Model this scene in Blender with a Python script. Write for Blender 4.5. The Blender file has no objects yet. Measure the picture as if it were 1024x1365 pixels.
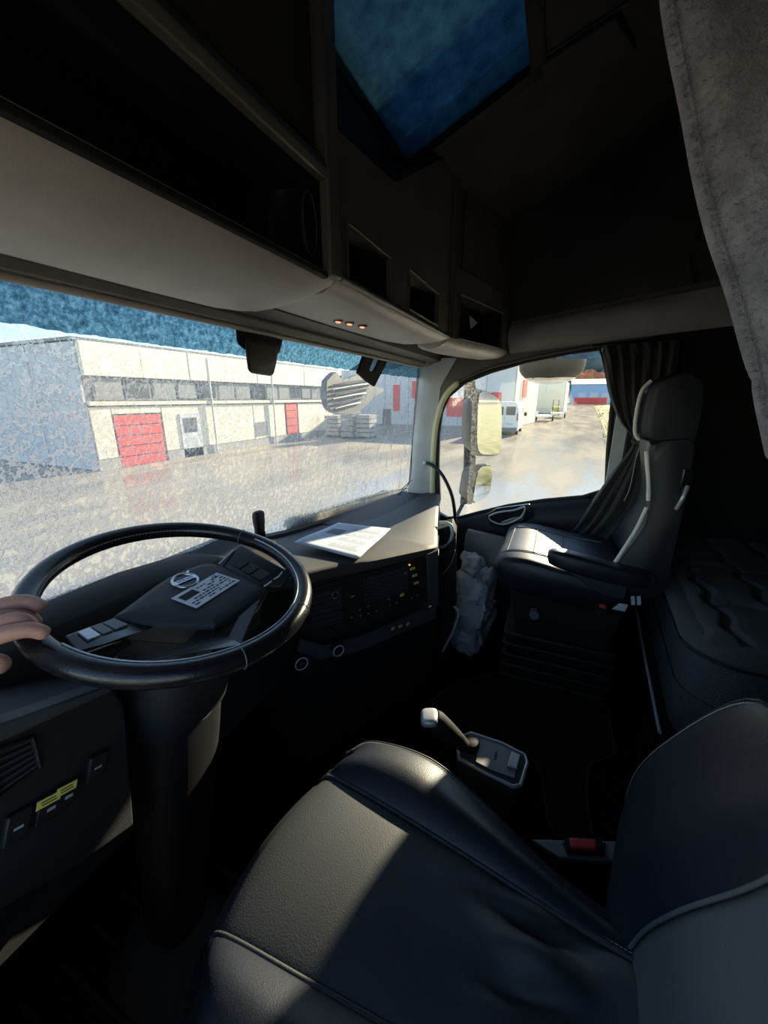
import bpy, bmesh, math, random
from mathutils import Vector, Matrix, noise
from mathutils.geometry import tessellate_polygon
random.seed(7)
SC = bpy.context.scene
COL = SC.collection
V = Vector
# ------------------------------------------------------------------ camera
F = 520.0
YAW, PITCH = math.radians(23.5), math.radians(16.3)
CAM = V((-1.1, 0.0, 1.25))
FWD = V((math.cos(YAW)*math.cos(PITCH), math.sin(YAW)*math.cos(PITCH), -math.sin(PITCH)))
RGT = V((math.sin(YAW), -math.cos(YAW), 0))
UPV = RGT.cross(FWD)
cd = bpy.data.cameras.new('camera')
cd.sensor_fit = 'VERTICAL'; cd.sensor_height = 36.0; cd.lens = F/1365*36.0
cd.clip_start = 0.02; cd.clip_end = 2000
cam = bpy.data.objects.new('camera', cd); COL.objects.link(cam)
cam.matrix_world = Matrix(((RGT.x, UPV.x, -FWD.x, CAM.x), (RGT.y, UPV.y, -FWD.y, CAM.y), (RGT.z, UPV.z, -FWD.z, CAM.z), (0, 0, 0, 1)))
SC.camera = cam
# ------------------------------------------------------------------ world, sun, exposure
SUN = V((1.0, -0.22, 0.33)).normalized()
w = bpy.data.worlds.new('sky'); SC.world = w; w.use_nodes = True
nt = w.node_tree; nt.nodes.clear()
sky = nt.nodes.new('ShaderNodeTexSky'); sky.sky_type = 'NISHITA'; sky.sun_disc = False
sky.sun_elevation = math.asin(SUN.z); sky.sun_rotation = math.atan2(SUN.x, SUN.y)
sky.ozone_density = 1.6; sky.air_density = 1.0; sky.dust_density = 0.05; sky.altitude = 200
bg = nt.nodes.new('ShaderNodeBackground'); bg.inputs['Strength'].default_value = 0.27
out = nt.nodes.new('ShaderNodeOutputWorld')
nt.links.new(sky.outputs[0], bg.inputs[0]); nt.links.new(bg.outputs[0], out.inputs[0])
sd = bpy.data.lights.new('sun', 'SUN'); sd.energy = 12.8; sd.angle = math.radians(0.6); sd.color = (1.0, 0.86, 0.62)
so = bpy.data.objects.new('sun', sd); COL.objects.link(so); so.location = SUN*50
so.rotation_euler = SUN.to_track_quat('Z', 'Y').to_euler()
SC.view_settings.view_transform = 'Standard'; SC.view_settings.look = 'None'
SC.view_settings.exposure = 0.35; SC.view_settings.gamma = 1.0
SC.view_settings.use_curve_mapping = False
SC.cycles.transparent_max_bounces = 16
SC.cycles.max_bounces = 10
SC.cycles.sample_clamp_indirect = 4.0

# ------------------------------------------------------------------ measuring helpers
def ray(px, py): return FWD*F + RGT*(px-512) + UPV*(682.5-py)
def at(px, py, ax, v):
    d = ray(px, py); i = 'xyz'.index(ax); return CAM + d*((v-CAM[i])/d[i])
def onp(px, py, n, c, h=0.0):
    d = ray(px, py); t = (n.dot(c)+h-n.dot(CAM))/n.dot(d); return CAM + d*t

# ------------------------------------------------------------------ materials
def nodes(name):
    m = bpy.data.materials.new(name); m.use_nodes = True; n = m.node_tree; n.nodes.clear()
    o = n.nodes.new('ShaderNodeOutputMaterial'); return m, n, o
def tex(n, kind, scale, detail=2.0, rough=0.5, vec=None, stretch=None):
    tc = n.nodes.new('ShaderNodeTexCoord'); mp = n.nodes.new('ShaderNodeMapping')
    if stretch: mp.inputs['Scale'].default_value = stretch
    n.links.new(tc.outputs['Object'], mp.inputs[0])
    t = n.nodes.new('ShaderNodeTex'+kind); t.inputs['Scale'].default_value = scale
    if kind == 'Noise': t.inputs['Detail'].default_value = detail; t.inputs['Roughness'].default_value = rough
    n.links.new(mp.outputs[0], t.inputs[0]); return t
def ramp(n, src, stops):
    r = n.nodes.new('ShaderNodeValToRGB'); n.links.new(src, r.inputs[0])
    e = r.color_ramp.elements
    while len(e) < len(stops): e.new(0.5)
    for k, (p, c) in enumerate(stops):
        e[k].position = p; e[k].color = (c, c, c, 1) if isinstance(c, (int, float)) else (*c, 1)
    return r
def pm(name, col, rough=0.5, metal=0.0, var=0.12, vs=8.0, bump=0.0, bs=200.0, bk='Noise', spec=0.5, coat=0.0, sheen=0.0, stretch=None):
    m, n, o = nodes(name)
    b = n.nodes.new('ShaderNodeBsdfPrincipled')
    t = tex(n, 'Noise', vs, 4, stretch=stretch)
    c1 = tuple(max(0, c*(1-var)) for c in col); c2 = tuple(min(1, c*(1+var)) for c in col)
    r = ramp(n, t.outputs['Fac'], [(0.3, c1), (0.7, c2)])
    n.links.new(r.outputs[0], b.inputs['Base Color'])
    b.inputs['Roughness'].default_value = rough; b.inputs['Metallic'].default_value = metal
    b.inputs['Specular IOR Level'].default_value = spec
    b.inputs['Coat Weight'].default_value = coat
    b.inputs['Sheen Weight'].default_value = sheen
    if bump:
        t2 = tex(n, bk, bs, 3, stretch=stretch); bp = n.nodes.new('ShaderNodeBump')
        bp.inputs['Strength'].default_value = bump; bp.inputs['Distance'].default_value = 0.002
        src = t2.outputs['Distance'] if bk == 'Voronoi' else t2.outputs['Fac']
        n.links.new(src, bp.inputs['Height']); n.links.new(bp.outputs[0], b.inputs['Normal'])
    n.links.new(b.outputs[0], o.inputs[0]); return m
M = {}
M['beige'] = pm('beige plastic', (0.38, 0.35, 0.31), 0.5, bump=.2, bs=600)
M['beige_shade'] = pm('beige plastic in shade', (0.12, 0.107, 0.093), 0.55, bump=.2, bs=600)  # the beige plastic again, its shade put into a darker colour
M['headliner'] = pm('headliner cloth', (0.06, 0.055, 0.05), 0.95, bump=.4, bs=900, spec=.1)
M['ltgrey'] = pm('pale grey plastic', (0.58, 0.60, 0.60), 0.55, bump=.15, bs=600)
M['black'] = pm('black plastic', (0.012, 0.012, 0.014), 0.5, bump=.3, bs=700)
M['blackm'] = pm('black matt', (0.012, 0.012, 0.013), 0.75, bump=.2, bs=700, spec=.3)
M['blackg'] = pm('gloss black plastic', (0.012, 0.013, 0.015), 0.22)
M['dash'] = pm('dark grey dash skin', (0.038, 0.041, 0.044), 0.62, bump=.2, bs=500, bk='Voronoi')
M['dashlow'] = pm('charcoal dash plastic', (0.013, 0.014, 0.018), 0.6, bump=.4, bs=600)
M['strip'] = pm('slate grey trim', (0.055, 0.06, 0.068), 0.55)
M['leather'] = pm('black leather', (0.008, 0.011, 0.019), 0.44, bump=.10, bs=420, bk='Voronoi')
M['leatherg'] = pm('grey leather', (0.085, 0.095, 0.10), 0.55, bump=.12, bs=420, bk='Voronoi')
M['leathergd'] = pm('charcoal leather', (0.026, 0.030, 0.034), 0.58, bump=.12, bs=420, bk='Voronoi')
M['rim'] = pm('smooth black leather rim', (0.010, 0.011, 0.014), 0.25, bump=.08, bs=330, bk='Voronoi')
M['thread'] = pm('grey thread', (0.30, 0.30, 0.30), 0.7)
M['piping'] = pm('cream piping', (0.85, 0.83, 0.74), 0.5)
M['chrome'] = pm('brushed metal', (0.62, 0.64, 0.66), 0.25, metal=1.0, var=.04)
M['silver'] = pm('silver paint', (0.60, 0.61, 0.63), 0.35, metal=.45, var=.04)
M['steel'] = pm('grey steel plate', (0.22, 0.23, 0.23), 0.5, metal=.5)
M['yellow'] = pm('yellow label', (0.92, 0.80, 0.18), 0.6, var=.05)
M['ink'] = pm('black ink', (0.02, 0.02, 0.025), 0.8)
M['paleink'] = pm('pale print', (0.45, 0.47, 0.50), 0.8)
M['paper'] = pm('white paper', (0.50, 0.55, 0.64), 0.7, var=.02)
M['label'] = pm('white label', (0.76, 0.80, 0.86), 0.6, var=.02)
M['red'] = pm('red plastic', (0.55, 0.04, 0.05), 0.4)
M['rubber'] = pm('black rubber', (0.01, 0.01, 0.01), 0.6)
M['curtain'] = pm('charcoal curtain cloth', (0.055, 0.052, 0.05), 0.95, bump=.5, bs=900, spec=.1, sheen=.2)
M['fleece'] = pm('grey fleece', (0.17, 0.16, 0.17), 1.0, var=.3, vs=60, bump=1.0, bs=300, spec=.05, sheen=.3)
M['carpet'] = pm('black carpet', (0.010, 0.010, 0.011), 1.0, bump=1, bs=900, spec=.05)
M['mat'] = pm('black floor mat', (0.014, 0.014, 0.016), 0.9, bump=.6, bs=500, spec=.15)
M['matedge'] = pm('grey mat binding', (0.06, 0.062, 0.068), 0.8)
M['mesh'] = pm('grey spacer fabric', (0.095, 0.10, 0.105), 0.9, bump=1.0, bs=260, bk='Voronoi', spec=.1)
M['topper'] = pm('dark quilted fabric', (0.10, 0.10, 0.10), 0.95, bump=.8, bs=420, bk='Voronoi', spec=.1, sheen=.1)
M['skin'] = pm('skin', (0.60, 0.31, 0.24), 0.5, var=.15, vs=40, bump=.3, bs=500)
M['nail'] = pm('finger nail', (0.62, 0.38, 0.32), 0.35)
M['cream'] = pm('cream body paint', (0.75, 0.70, 0.42), 0.35, var=.03)
M['whitep'] = pm('white paint', (0.80, 0.80, 0.78), 0.35, var=.03)
M['clad'] = pm('cream cladding', (0.86, 0.80, 0.64), 0.7, var=.04, vs=2)
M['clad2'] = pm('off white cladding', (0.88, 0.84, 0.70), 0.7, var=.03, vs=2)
M['cladb'] = pm('grey and shaded cladding', (0.60, 0.62, 0.64), 0.7, var=.04, vs=2)  # grey parts, and west walls whose shade is put into the colour
M['glassy'] = pm('dark window glass', (0.10, 0.11, 0.12), 0.15)
M['glazing'] = pm('grey glazing band', (0.32, 0.32, 0.31), 0.3)
M['redp'] = pm('red painted door', (0.72, 0.10, 0.09), 0.55, var=.05)
M['tyre'] = pm('tyre', (0.02, 0.02, 0.02), 0.8)
M['yel'] = pm('yellow paint', (0.75, 0.60, 0.06), 0.5)
M['bluep'] = pm('blue grey cladding', (0.35, 0.50, 0.70), 0.6)
M['concrete'] = pm('concrete', (0.42, 0.41, 0.38), 0.85, bump=.4, bs=20)
M['grass'] = pm('frosted yellow grass', (0.42, 0.38, 0.16), 1.0, var=.5, vs=3, bump=1, bs=20)
M['hill'] = pm('wooded hill', (0.09, 0.13, 0.14), 1.0, var=.6, vs=.08, bump=1, bs=.5)
M['autumn'] = pm('rusty bush', (0.40, 0.16, 0.08), 1.0, var=.5, vs=.3)
M['gmirror'] = pm('mirror glass', (0.80, 0.82, 0.84), 0.04, metal=1.0, var=.02)
M['greyp'] = pm('grey plastic housing', (0.16, 0.17, 0.17), 0.45)
def emis(name, col, s):
    m, n, o = nodes(name); e = n.nodes.new('ShaderNodeEmission'); e.inputs[0].default_value = (*col, 1); e.inputs[1].default_value = s
    n.links.new(e.outputs[0], o.inputs[0]); return m
M['glint_on'] = emis('warm reflected glint', (1.0, 0.42, 0.2), 1.1)  # glow standing in for warm reflections, no lamp of its own
M['led'] = emis('orange led', (1.0, 0.35, 0.08), 1.0)
# wet asphalt
def wet():
    m, n, o = nodes('wet asphalt'); b = n.nodes.new('ShaderNodeBsdfDiffuse'); gl = n.nodes.new('ShaderNodeBsdfGlossy')
    t = tex(n, 'Noise', .25, 6, .6, stretch=(0.5, 2.0, 1)); t3 = tex(n, 'Noise', 10, 4)
    r = ramp(n, t.outputs['Fac'], [(0.36, (.32, .285, .225)), (0.62, (.50, .445, .355))]); n.links.new(r.outputs[0], b.inputs[0])
    r2 = ramp(n, t.outputs['Fac'], [(0.38, .32), (0.56, .04)])
    gl.inputs['Roughness'].default_value = .06; gl.inputs[0].default_value = (.9, .9, .9, 1)
    bp = n.nodes.new('ShaderNodeBump'); bp.inputs['Strength'].default_value = .3; bp.inputs['Distance'].default_value = .02
    n.links.new(t3.outputs['Fac'], bp.inputs['Height']); n.links.new(bp.outputs[0], gl.inputs['Normal'])
    mx = n.nodes.new('ShaderNodeMixShader'); n.links.new(r2.outputs[0], mx.inputs[0]); n.links.new(b.outputs[0], mx.inputs[1]); n.links.new(gl.outputs[0], mx.inputs[2])
    n.links.new(mx.outputs[0], o.inputs[0]); return m
M['wet'] = wet()
# crumpled thin plastic
def plastic_bag():
    m, n, o = nodes('thin plastic film'); b = n.nodes.new('ShaderNodeBsdfPrincipled')
    b.inputs['Base Color'].default_value = (.68, .72, .76, 1); b.inputs['Roughness'].default_value = .3
    tr = n.nodes.new('ShaderNodeBsdfTranslucent'); tr.inputs[0].default_value = (.5, .55, .6, 1)
    mx = n.nodes.new('ShaderNodeMixShader'); mx.inputs[0].default_value = .3
    t2 = tex(n, 'Noise', 30, 5); bp = n.nodes.new('ShaderNodeBump'); bp.inputs['Distance'].default_value = .01
    n.links.new(t2.outputs['Fac'], bp.inputs['Height']); n.links.new(bp.outputs[0], b.inputs['Normal'])
    n.links.new(b.outputs[0], mx.inputs[1]); n.links.new(tr.outputs[0], mx.inputs[2]); n.links.new(mx.outputs[0], o.inputs[0]); return m
M['bag'] = plastic_bag()
def mathn(n, op, a, b=None, clamp=False):
    x = n.nodes.new('ShaderNodeMath'); x.operation = op; x.use_clamp = clamp
    for i, s in enumerate((a, b)):
        if s is None: continue
        if isinstance(s, (int, float)): x.inputs[i].default_value = s
        else: n.links.new(s, x.inputs[i])
    return x.outputs[0]
def windshield_mat():
    m, n, o = nodes('dewy windscreen glass')
    tc = n.nodes.new('ShaderNodeTexCoord'); sp = n.nodes.new('ShaderNodeSeparateXYZ'); n.links.new(tc.outputs['Object'], sp.inputs[0])
    X, Z = sp.outputs[0], sp.outputs[2]                       # object space = cab space
    # droplets: small cells, plus worm-like beads
    fine = tex(n, 'Noise', 110, 3, .6); vor = tex(n, 'Voronoi', 150)
    worm = tex(n, 'Noise', 52, 5, .65, stretch=(1, 1, .8)); streak = tex(n, 'Noise', 60, 4, .6, stretch=(1, 1, .04))
    big = tex(n, 'Noise', 4, 3, .5)
    band = mathn(n, 'ABSOLUTE', mathn(n, 'SUBTRACT', worm.outputs['Fac'], .5))
    wl = ramp(n, band, [(0.0, 1.0), (0.022, .9), (0.05, .0)])             # contour lines of the noise: meandering bead edges
    # dew density: heavy low on the driver's side, lighter to the right
    dens = mathn(n, 'ADD', mathn(n, 'MULTIPLY', mathn(n, 'SUBTRACT', 0.25, X), .42), mathn(n, 'MULTIPLY', mathn(n, 'SUBTRACT', 1.25, Z), .9))
    dens = mathn(n, 'ADD', dens, mathn(n, 'MULTIPLY', mathn(n, 'SUBTRACT', big.outputs['Fac'], .5), .7), True)
    dens = mathn(n, 'ADD', mathn(n, 'MULTIPLY', dens, .85), .32, True)
    lines = mathn(n, 'MULTIPLY', wl.outputs[0], dens)
    spots = ramp(n, vor.outputs['Distance'], [(0.16, 1.0), (0.24, 0.0)])
    sm = ramp(n, fine.outputs['Fac'], [(0.55, 0.0), (0.62, 1.0)])
    spt = mathn(n, 'MULTIPLY', mathn(n, 'MULTIPLY', spots.outputs[0], sm.outputs[0]), .8)
    st = ramp(n, streak.outputs['Fac'], [(0.54, 0.0), (0.62, 1.0)])
    drop = mathn(n, 'MAXIMUM', mathn(n, 'MAXIMUM', lines, spt), mathn(n, 'MULTIPLY', st.outputs[0], mathn(n, 'ADD', mathn(n, 'MULTIPLY', X, .35), .42, True)))
    # refracting drops
    hgt = mathn(n, 'ADD', mathn(n, 'MULTIPLY', worm.outputs['Fac'], 1.0), mathn(n, 'MULTIPLY', fine.outputs['Fac'], .35))
    bp = n.nodes.new('ShaderNodeBump'); bp.inputs['Strength'].default_value = 1.0; bp.inputs['Distance'].default_value = .01
    n.links.new(hgt, bp.inputs['Height'])
    rf = n.nodes.new('ShaderNodeBsdfRefraction'); rf.inputs['IOR'].default_value = 1.18; rf.inputs['Roughness'].default_value = .12
    rf.inputs[0].default_value = (.80, .82, .84, 1); n.links.new(bp.outputs[0], rf.inputs['Normal'])
    tl = n.nodes.new('ShaderNodeBsdfTranslucent'); tl.inputs[0].default_value = (.85, .88, .92, 1)
    trp = n.nodes.new('ShaderNodeBsdfTransparent'); trp.inputs[0].default_value = (.93, .95, .93, 1)
    haze = n.nodes.new('ShaderNodeMixShader')
    n.links.new(mathn(n, 'MULTIPLY', dens, .30), haze.inputs[0]); n.links.new(trp.outputs[0], haze.inputs[1]); n.links.new(tl.outputs[0], haze.inputs[2])
    rim_ = ramp(n, band, [(0.045, 0.0), (0.056, 1.0), (0.085, 0.0)])
    dkm = mathn(n, 'MULTIPLY', rim_.outputs[0], dens)
    dm = n.nodes.new('ShaderNodeMixShader'); dm.inputs[0].default_value = .35
    n.links.new(rf.outputs[0], dm.inputs[1]); n.links.new(tl.outputs[0], dm.inputs[2])
    body = n.nodes.new('ShaderNodeMixShader'); dk = n.nodes.new('ShaderNodeBsdfTransparent'); dk.inputs[0].default_value = (.42, .42, .42, 1)
    hz2 = n.nodes.new('ShaderNodeMixShader'); n.links.new(dkm, hz2.inputs[0]); n.links.new(haze.outputs[0], hz2.inputs[1]); n.links.new(dk.outputs[0], hz2.inputs[2])
    n.links.new(drop, body.inputs[0]); n.links.new(hz2.outputs[0], body.inputs[1]); n.links.new(dm.outputs[0], body.inputs[2])
    # frosted blue sun band along the top
    fr = tex(n, 'Noise', 95, 5, .75); edge = tex(n, 'Noise', 30, 3)
    zz = mathn(n, 'ADD', Z, mathn(n, 'MULTIPLY', mathn(n, 'SUBTRACT', edge.outputs['Fac'], .5), .012))
    bm_ = mathn(n, 'GREATER_THAN', zz, 1.352)
    fc = ramp(n, fr.outputs['Fac'], [(0.34, (.03, .07, .09)), (0.5, (.09, .19, .25)), (0.70, (.28, .44, .52))])
    t2 = n.nodes.new('ShaderNodeBsdfTranslucent'); n.links.new(fc.outputs[0], t2.inputs[0])
    t3 = n.nodes.new('ShaderNodeBsdfTransparent'); n.links.new(fc.outputs[0], t3.inputs[0])
    bmx = n.nodes.new('ShaderNodeMixShader'); bmx.inputs[0].default_value = .45
    n.links.new(t3.outputs[0], bmx.inputs[1]); n.links.new(t2.outputs[0], bmx.inputs[2])
    fin = n.nodes.new('ShaderNodeMixShader'); n.links.new(bm_, fin.inputs[0]); n.links.new(body.outputs[0], fin.inputs[1]); n.links.new(bmx.outputs[0], fin.inputs[2])
    gl = n.nodes.new('ShaderNodeBsdfGlossy'); gl.inputs['Roughness'].default_value = .05
    f2 = n.nodes.new('ShaderNodeMixShader'); f2.inputs[0].default_value = .03
    n.links.new(fin.outputs[0], f2.inputs[1]); n.links.new(gl.outputs[0], f2.inputs[2]); n.links.new(f2.outputs[0], o.inputs[0])
    return m
M['windscreen'] = windshield_mat()
def sideglass():
    m, n, o = nodes('side window glass')
    tc = n.nodes.new('ShaderNodeTexCoord'); sp = n.nodes.new('ShaderNodeSeparateXYZ'); n.links.new(tc.outputs['Object'], sp.inputs[0])
    worm = tex(n, 'Noise', 60, 5, .65); band = mathn(n, 'ABSOLUTE', mathn(n, 'SUBTRACT', worm.outputs['Fac'], .5))
    wl = ramp(n, band, [(0.0, 1.0), (0.03, 0.0)])
    dens = mathn(n, 'MULTIPLY', mathn(n, 'SUBTRACT', sp.outputs[1], .34), 4.5, True)
    trp = n.nodes.new('ShaderNodeBsdfTransparent'); trp.inputs[0].default_value = (.95, .96, .95, 1)
    tl = n.nodes.new('ShaderNodeBsdfTranslucent'); tl.inputs[0].default_value = (.85, .87, .9, 1)
    mx = n.nodes.new('ShaderNodeMixShader')
    n.links.new(mathn(n, 'ADD', mathn(n, 'MULTIPLY', mathn(n, 'MULTIPLY', wl.outputs[0], dens), .28), mathn(n, 'MULTIPLY', dens, .02)), mx.inputs[0])
    n.links.new(trp.outputs[0], mx.inputs[1]); n.links.new(tl.outputs[0], mx.inputs[2])
    gl = n.nodes.new('ShaderNodeBsdfGlossy'); gl.inputs['Roughness'].default_value = .02
    f2 = n.nodes.new('ShaderNodeMixShader'); f2.inputs[0].default_value = .03
    n.links.new(mx.outputs[0], f2.inputs[1]); n.links.new(gl.outputs[0], f2.inputs[2]); n.links.new(f2.outputs[0], o.inputs[0]); return m
M['sideglass'] = sideglass()
def hatchglass():
    m, n, o = nodes('frosted roof glass')
    fr = tex(n, 'Noise', 22, 6, .7)
    fc = ramp(n, fr.outputs['Fac'], [(0.3, (.05, .10, .14)), (0.7, (.12, .20, .24))])
    t2 = n.nodes.new('ShaderNodeBsdfTranslucent'); n.links.new(fc.outputs[0], t2.inputs[0])
    t3 = n.nodes.new('ShaderNodeBsdfTransparent'); n.links.new(fc.outputs[0], t3.inputs[0])
    bmx = n.nodes.new('ShaderNodeMixShader'); bmx.inputs[0].default_value = .6
    n.links.new(t3.outputs[0], bmx.inputs[1]); n.links.new(t2.outputs[0], bmx.inputs[2]); n.links.new(bmx.outputs[0], o.inputs[0]); return m
M['hatch'] = hatchglass()

# ------------------------------------------------------------------ geometry kit
class G:
    def __init__(s): s.v = []; s.f = []
    def add(s, vs, fs):
        b = len(s.v); s.v += [V(x) for x in vs]; s.f += [tuple(b+i for i in f) for f in fs]; return s
    def box(s, c, size, R=None):
        c = V(c); hx, hy, hz = [q/2 for q in size]; R = R or Matrix.Identity(3)
        vs = [c + R @ V((sx*hx, sy*hy, sz*hz)) for sz in (-1, 1) for sx, sy in ((-1, -1), (1, -1), (1, 1), (-1, 1))]
        return s.add(vs, [(3, 2, 1, 0), (4, 5, 6, 7), (0, 1, 5, 4), (1, 2, 6, 5), (2, 3, 7, 6), (3, 0, 4, 7)])
    def mm(s, a, b):
        a, b = V(a), V(b); return s.box((a+b)/2, [abs(q) for q in (b-a)])
    def prism(s, poly, vec):
        n = len(poly); vec = V(vec); vs = [V(p) for p in poly] + [V(p)+vec for p in poly]
        return s.add(vs, [tuple(range(n))[::-1], tuple(range(n, 2*n))] + [(i, (i+1) % n, n+(i+1) % n, n+i) for i in range(n)])
    def loft(s, rings, cap=True, closed=True):
        n = len(rings[0]); vs = [V(p) for r in rings for p in r]; fs = []
        for k in range(len(rings)-1):
            for i in range(n if closed else n-1):
                j = (i+1) % n; fs.append((k*n+i, k*n+j, (k+1)*n+j, (k+1)*n+i))
        if cap: fs += [tuple(range(n))[::-1], tuple(range((len(rings)-1)*n, len(rings)*n))]
        return s.add(vs, fs)
    def tube(s, pts, r, n=10, cap=True, closed=False):
        pts = [V(p) for p in pts]; N = len(pts); rings = []; prev = None
        for i, p in enumerate(pts):
            if closed: t = pts[(i+1) % N]-pts[i-1]
            else: t = pts[min(i+1, N-1)]-pts[max(i-1, 0)]
            t.normalize()
            if prev is None: a = V((0, 0, 1)) if abs(t.z) < .9 else V((1, 0, 0)); u = t.cross(a).normalized()
            else: u = (prev - t*prev.dot(t)).normalized()
            prev = u; w_ = t.cross(u); rr = r[i] if isinstance(r, (list, tuple)) else r
            rings.append([p + (u*math.cos(2*math.pi*k/n)+w_*math.sin(2*math.pi*k/n))*rr for k in range(n)])
        if closed:
            b = len(s.v); s.v += [q for rg in rings for q in rg]
            # align the last ring to the first
            last, first = rings[-1], rings[0]; off = min(range(n), key=lambda o: (last[0]-first[o]).length)
            for k in range(N-1):
                for i in range(n): j = (i+1) % n; s.f.append((b+k*n+i, b+k*n+j, b+(k+1)*n+j, b+(k+1)*n+i))
            for i in range(n): j = (i+1) % n; s.f.append((b+(N-1)*n+i, b+(N-1)*n+j, b+(j+off) % n, b+(i+off) % n))
            return s
        return s.loft(rings, cap)
    def grid(s, rows):
        n = len(rows[0]); return s.add([p for r in rows for p in r], [(k*n+i, k*n+i+1, (k+1)*n+i+1, (k+1)*n+i) for k in range(len(rows)-1) for i in range(n-1)])
    def sell(s, c, rad, e=0.5, nu=24, nv=12, R=None):          # superellipsoid: a soft rounded block
        c = V(c); R = R or Matrix.Identity(3); sg = lambda q, p: math.copysign(abs(q)**p, q); rows = []
        for k in range(1, nv):
            ph = -math.pi/2+math.pi*k/nv
            rows.append([c + R @ V((rad[0]*sg(math.cos(ph), e)*sg(math.cos(t), e), rad[1]*sg(math.cos(ph), e)*sg(math.sin(t), e), rad[2]*sg(math.sin(ph), e))) for t in [2*math.pi*i/nu for i in range(nu)]])
        s.loft(rows, False); b = len(s.v)-len(rows)*nu
        lo, hi = len(s.v), len(s.v)+1; s.v += [c+R @ V((0, 0, -rad[2])), c+R @ V((0, 0, rad[2]))]
        for i in range(nu):
            j = (i+1) % nu; s.f.append((lo, b+j, b+i)); s.f.append((hi, b+(nv-2)*nu+i, b+(nv-2)*nu+j))
        return s
    def cyl(s, a, b, r, r2=None, n=20):
        return s.tube([a, b], [r, r if r2 is None else r2], n)
    def plate(s, outer, holes, fn, vec):                       # 2-D outline with holes, mapped by fn, thickened by vec
        loops = [outer]+holes; tri = tessellate_polygon([[V((a, b, 0)) for a, b in L] for L in loops])
        flat = [p for L in loops for p in L]; P = [V(fn(*p)) for p in flat]; n = len(P); vec = V(vec)
        fs = [tuple(t) for t in tri]+[tuple(n+i for i in t[::-1]) for t in tri]; b = 0
        for L in loops:
            m_ = len(L)
            for i in range(m_): j = (i+1) % m_; fs.append((b+i, b+j, n+b+j, n+b+i))
            b += m_
        return s.add(P+[p+vec for p in P], fs)
ORG = {}
def tags(o, label=None, cat=None, group=None, kind=None):
    if label: o['label'] = label
    if cat: o['category'] = cat
    if group: o['group'] = group
    if kind: o['kind'] = kind
    return o
def thing(name, label, cat, loc, group=None, kind=None):
    o = bpy.data.objects.new(name, None); o.empty_display_size = .05; COL.objects.link(o)
    o.location = V(loc); ORG[o.name] = V(loc); return tags(o, label, cat, group, kind)
def mk(name, g, mat, parent=None, ang=35, sub=0, bev=0, solid=0, org=None, label=None, cat=None, group=None, kind=None):
    if parent is not None: O = ORG[parent.name]
    elif org is not None: O = V(org)
    else:
        xs = [p.x for p in g.v]; ys = [p.y for p in g.v]; O = V(((min(xs)+max(xs))/2, (min(ys)+max(ys))/2, min(p.z for p in g.v)))
    me = bpy.data.meshes.new(name); me.from_pydata([p-O for p in g.v], [], g.f)
    bm = bmesh.new(); bm.from_mesh(me); bmesh.ops.recalc_face_normals(bm, faces=bm.faces); bm.to_mesh(me); bm.free()
    me.materials.append(M[mat] if isinstance(mat, str) else mat)
    me.shade_smooth()
    if not sub: me.set_sharp_from_angle(angle=math.radians(ang))
    o = bpy.data.objects.new(name, me); COL.objects.link(o)
    if parent is not None: o.parent = parent
    else: o.location = O
    ORG[o.name] = O
    if solid: md = o.modifiers.new('solid', 'SOLIDIFY'); md.thickness = solid; md.offset = 0
    if bev: md = o.modifiers.new('bevel', 'BEVEL'); md.width = bev; md.segments = 3; md.limit_method = 'ANGLE'; md.angle_limit = math.radians(40)
    if sub: md = o.modifiers.new('sub', 'SUBSURF'); md.levels = sub; md.render_levels = sub
    return tags(o, label, cat, group, kind)
def copy_tree(o, loc=None, parent=None, label=None):
    c = o.copy(); COL.objects.link(c)
    if parent is not None: c.parent = parent
    if loc is not None: c.location = V(loc); ORG[c.name] = V(loc)
    if label: c['label'] = label
    for ch in list(o.children): copy_tree(ch, parent=c)
    return c
def frame(e1, e3):                                            # matrix with columns e1, e2, e3
    e1 = V(e1).normalized(); e3 = V(e3); e3 = (e3-e1*e3.dot(e1)).normalized(); e2 = e3.cross(e1)
    return Matrix((e1, e2, e3)).transposed()
def smooth_line(pts, n=6):                                    # Catmull-Rom through points
    pts = [V(p) for p in pts]; o = []
    for i in range(len(pts)-1):
        a, b, c, d = pts[max(i-1, 0)], pts[i], pts[i+1], pts[min(i+2, len(pts)-1)]
        for k in range(n):
            t = k/n; o.append(0.5*((2*b)+(c-a)*t+(2*a-5*b+4*c-d)*t*t+(3*b-3*c+d-a)*t**3))
    o.append(pts[-1]); return o
def stitches(pts, step=.006, ln=.004, r=.0006, off=V((0, 0, 0))):
    g = G(); acc = 0; pts = [V(p)+off for p in pts]
    for a, b in zip(pts, pts[1:]):
        L = (b-a).length; d = (b-a)/L if L else V((1, 0, 0)); s0 = (-acc) % step
        while s0 < L: g.tube([a+d*s0, a+d*min(s0+ln, L+ln)], r, 5); s0 += step
        acc = (acc+L) % step
    return g
def text_g(body, size, M3, o, depth=.0004, align='CENTER'):
    c = bpy.data.curves.new('t', 'FONT'); c.body = body; c.size = size; c.extrude = depth; c.align_x = align; c.align_y = 'CENTER'
    ob = bpy.data.objects.new('t', c); COL.objects.link(ob); bpy.context.view_layer.update()
    me = bpy.data.meshes.new_from_object(ob.evaluated_get(bpy.context.evaluated_depsgraph_get()))
    g = G(); g.add([V(o)+M3 @ v.co for v in me.vertices], [tuple(p.vertices) for p in me.polygons])
    bpy.data.objects.remove(ob); return g
def ws_y(x, z):                                               # the windscreen's surface: y from x, z
    t = (1.43-z)/(1.43-.66); e = min(1, abs(x)/1.1)
    return (.728-.02*e**4)*(1-t) + (.955-.19*e**3)*t

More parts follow.
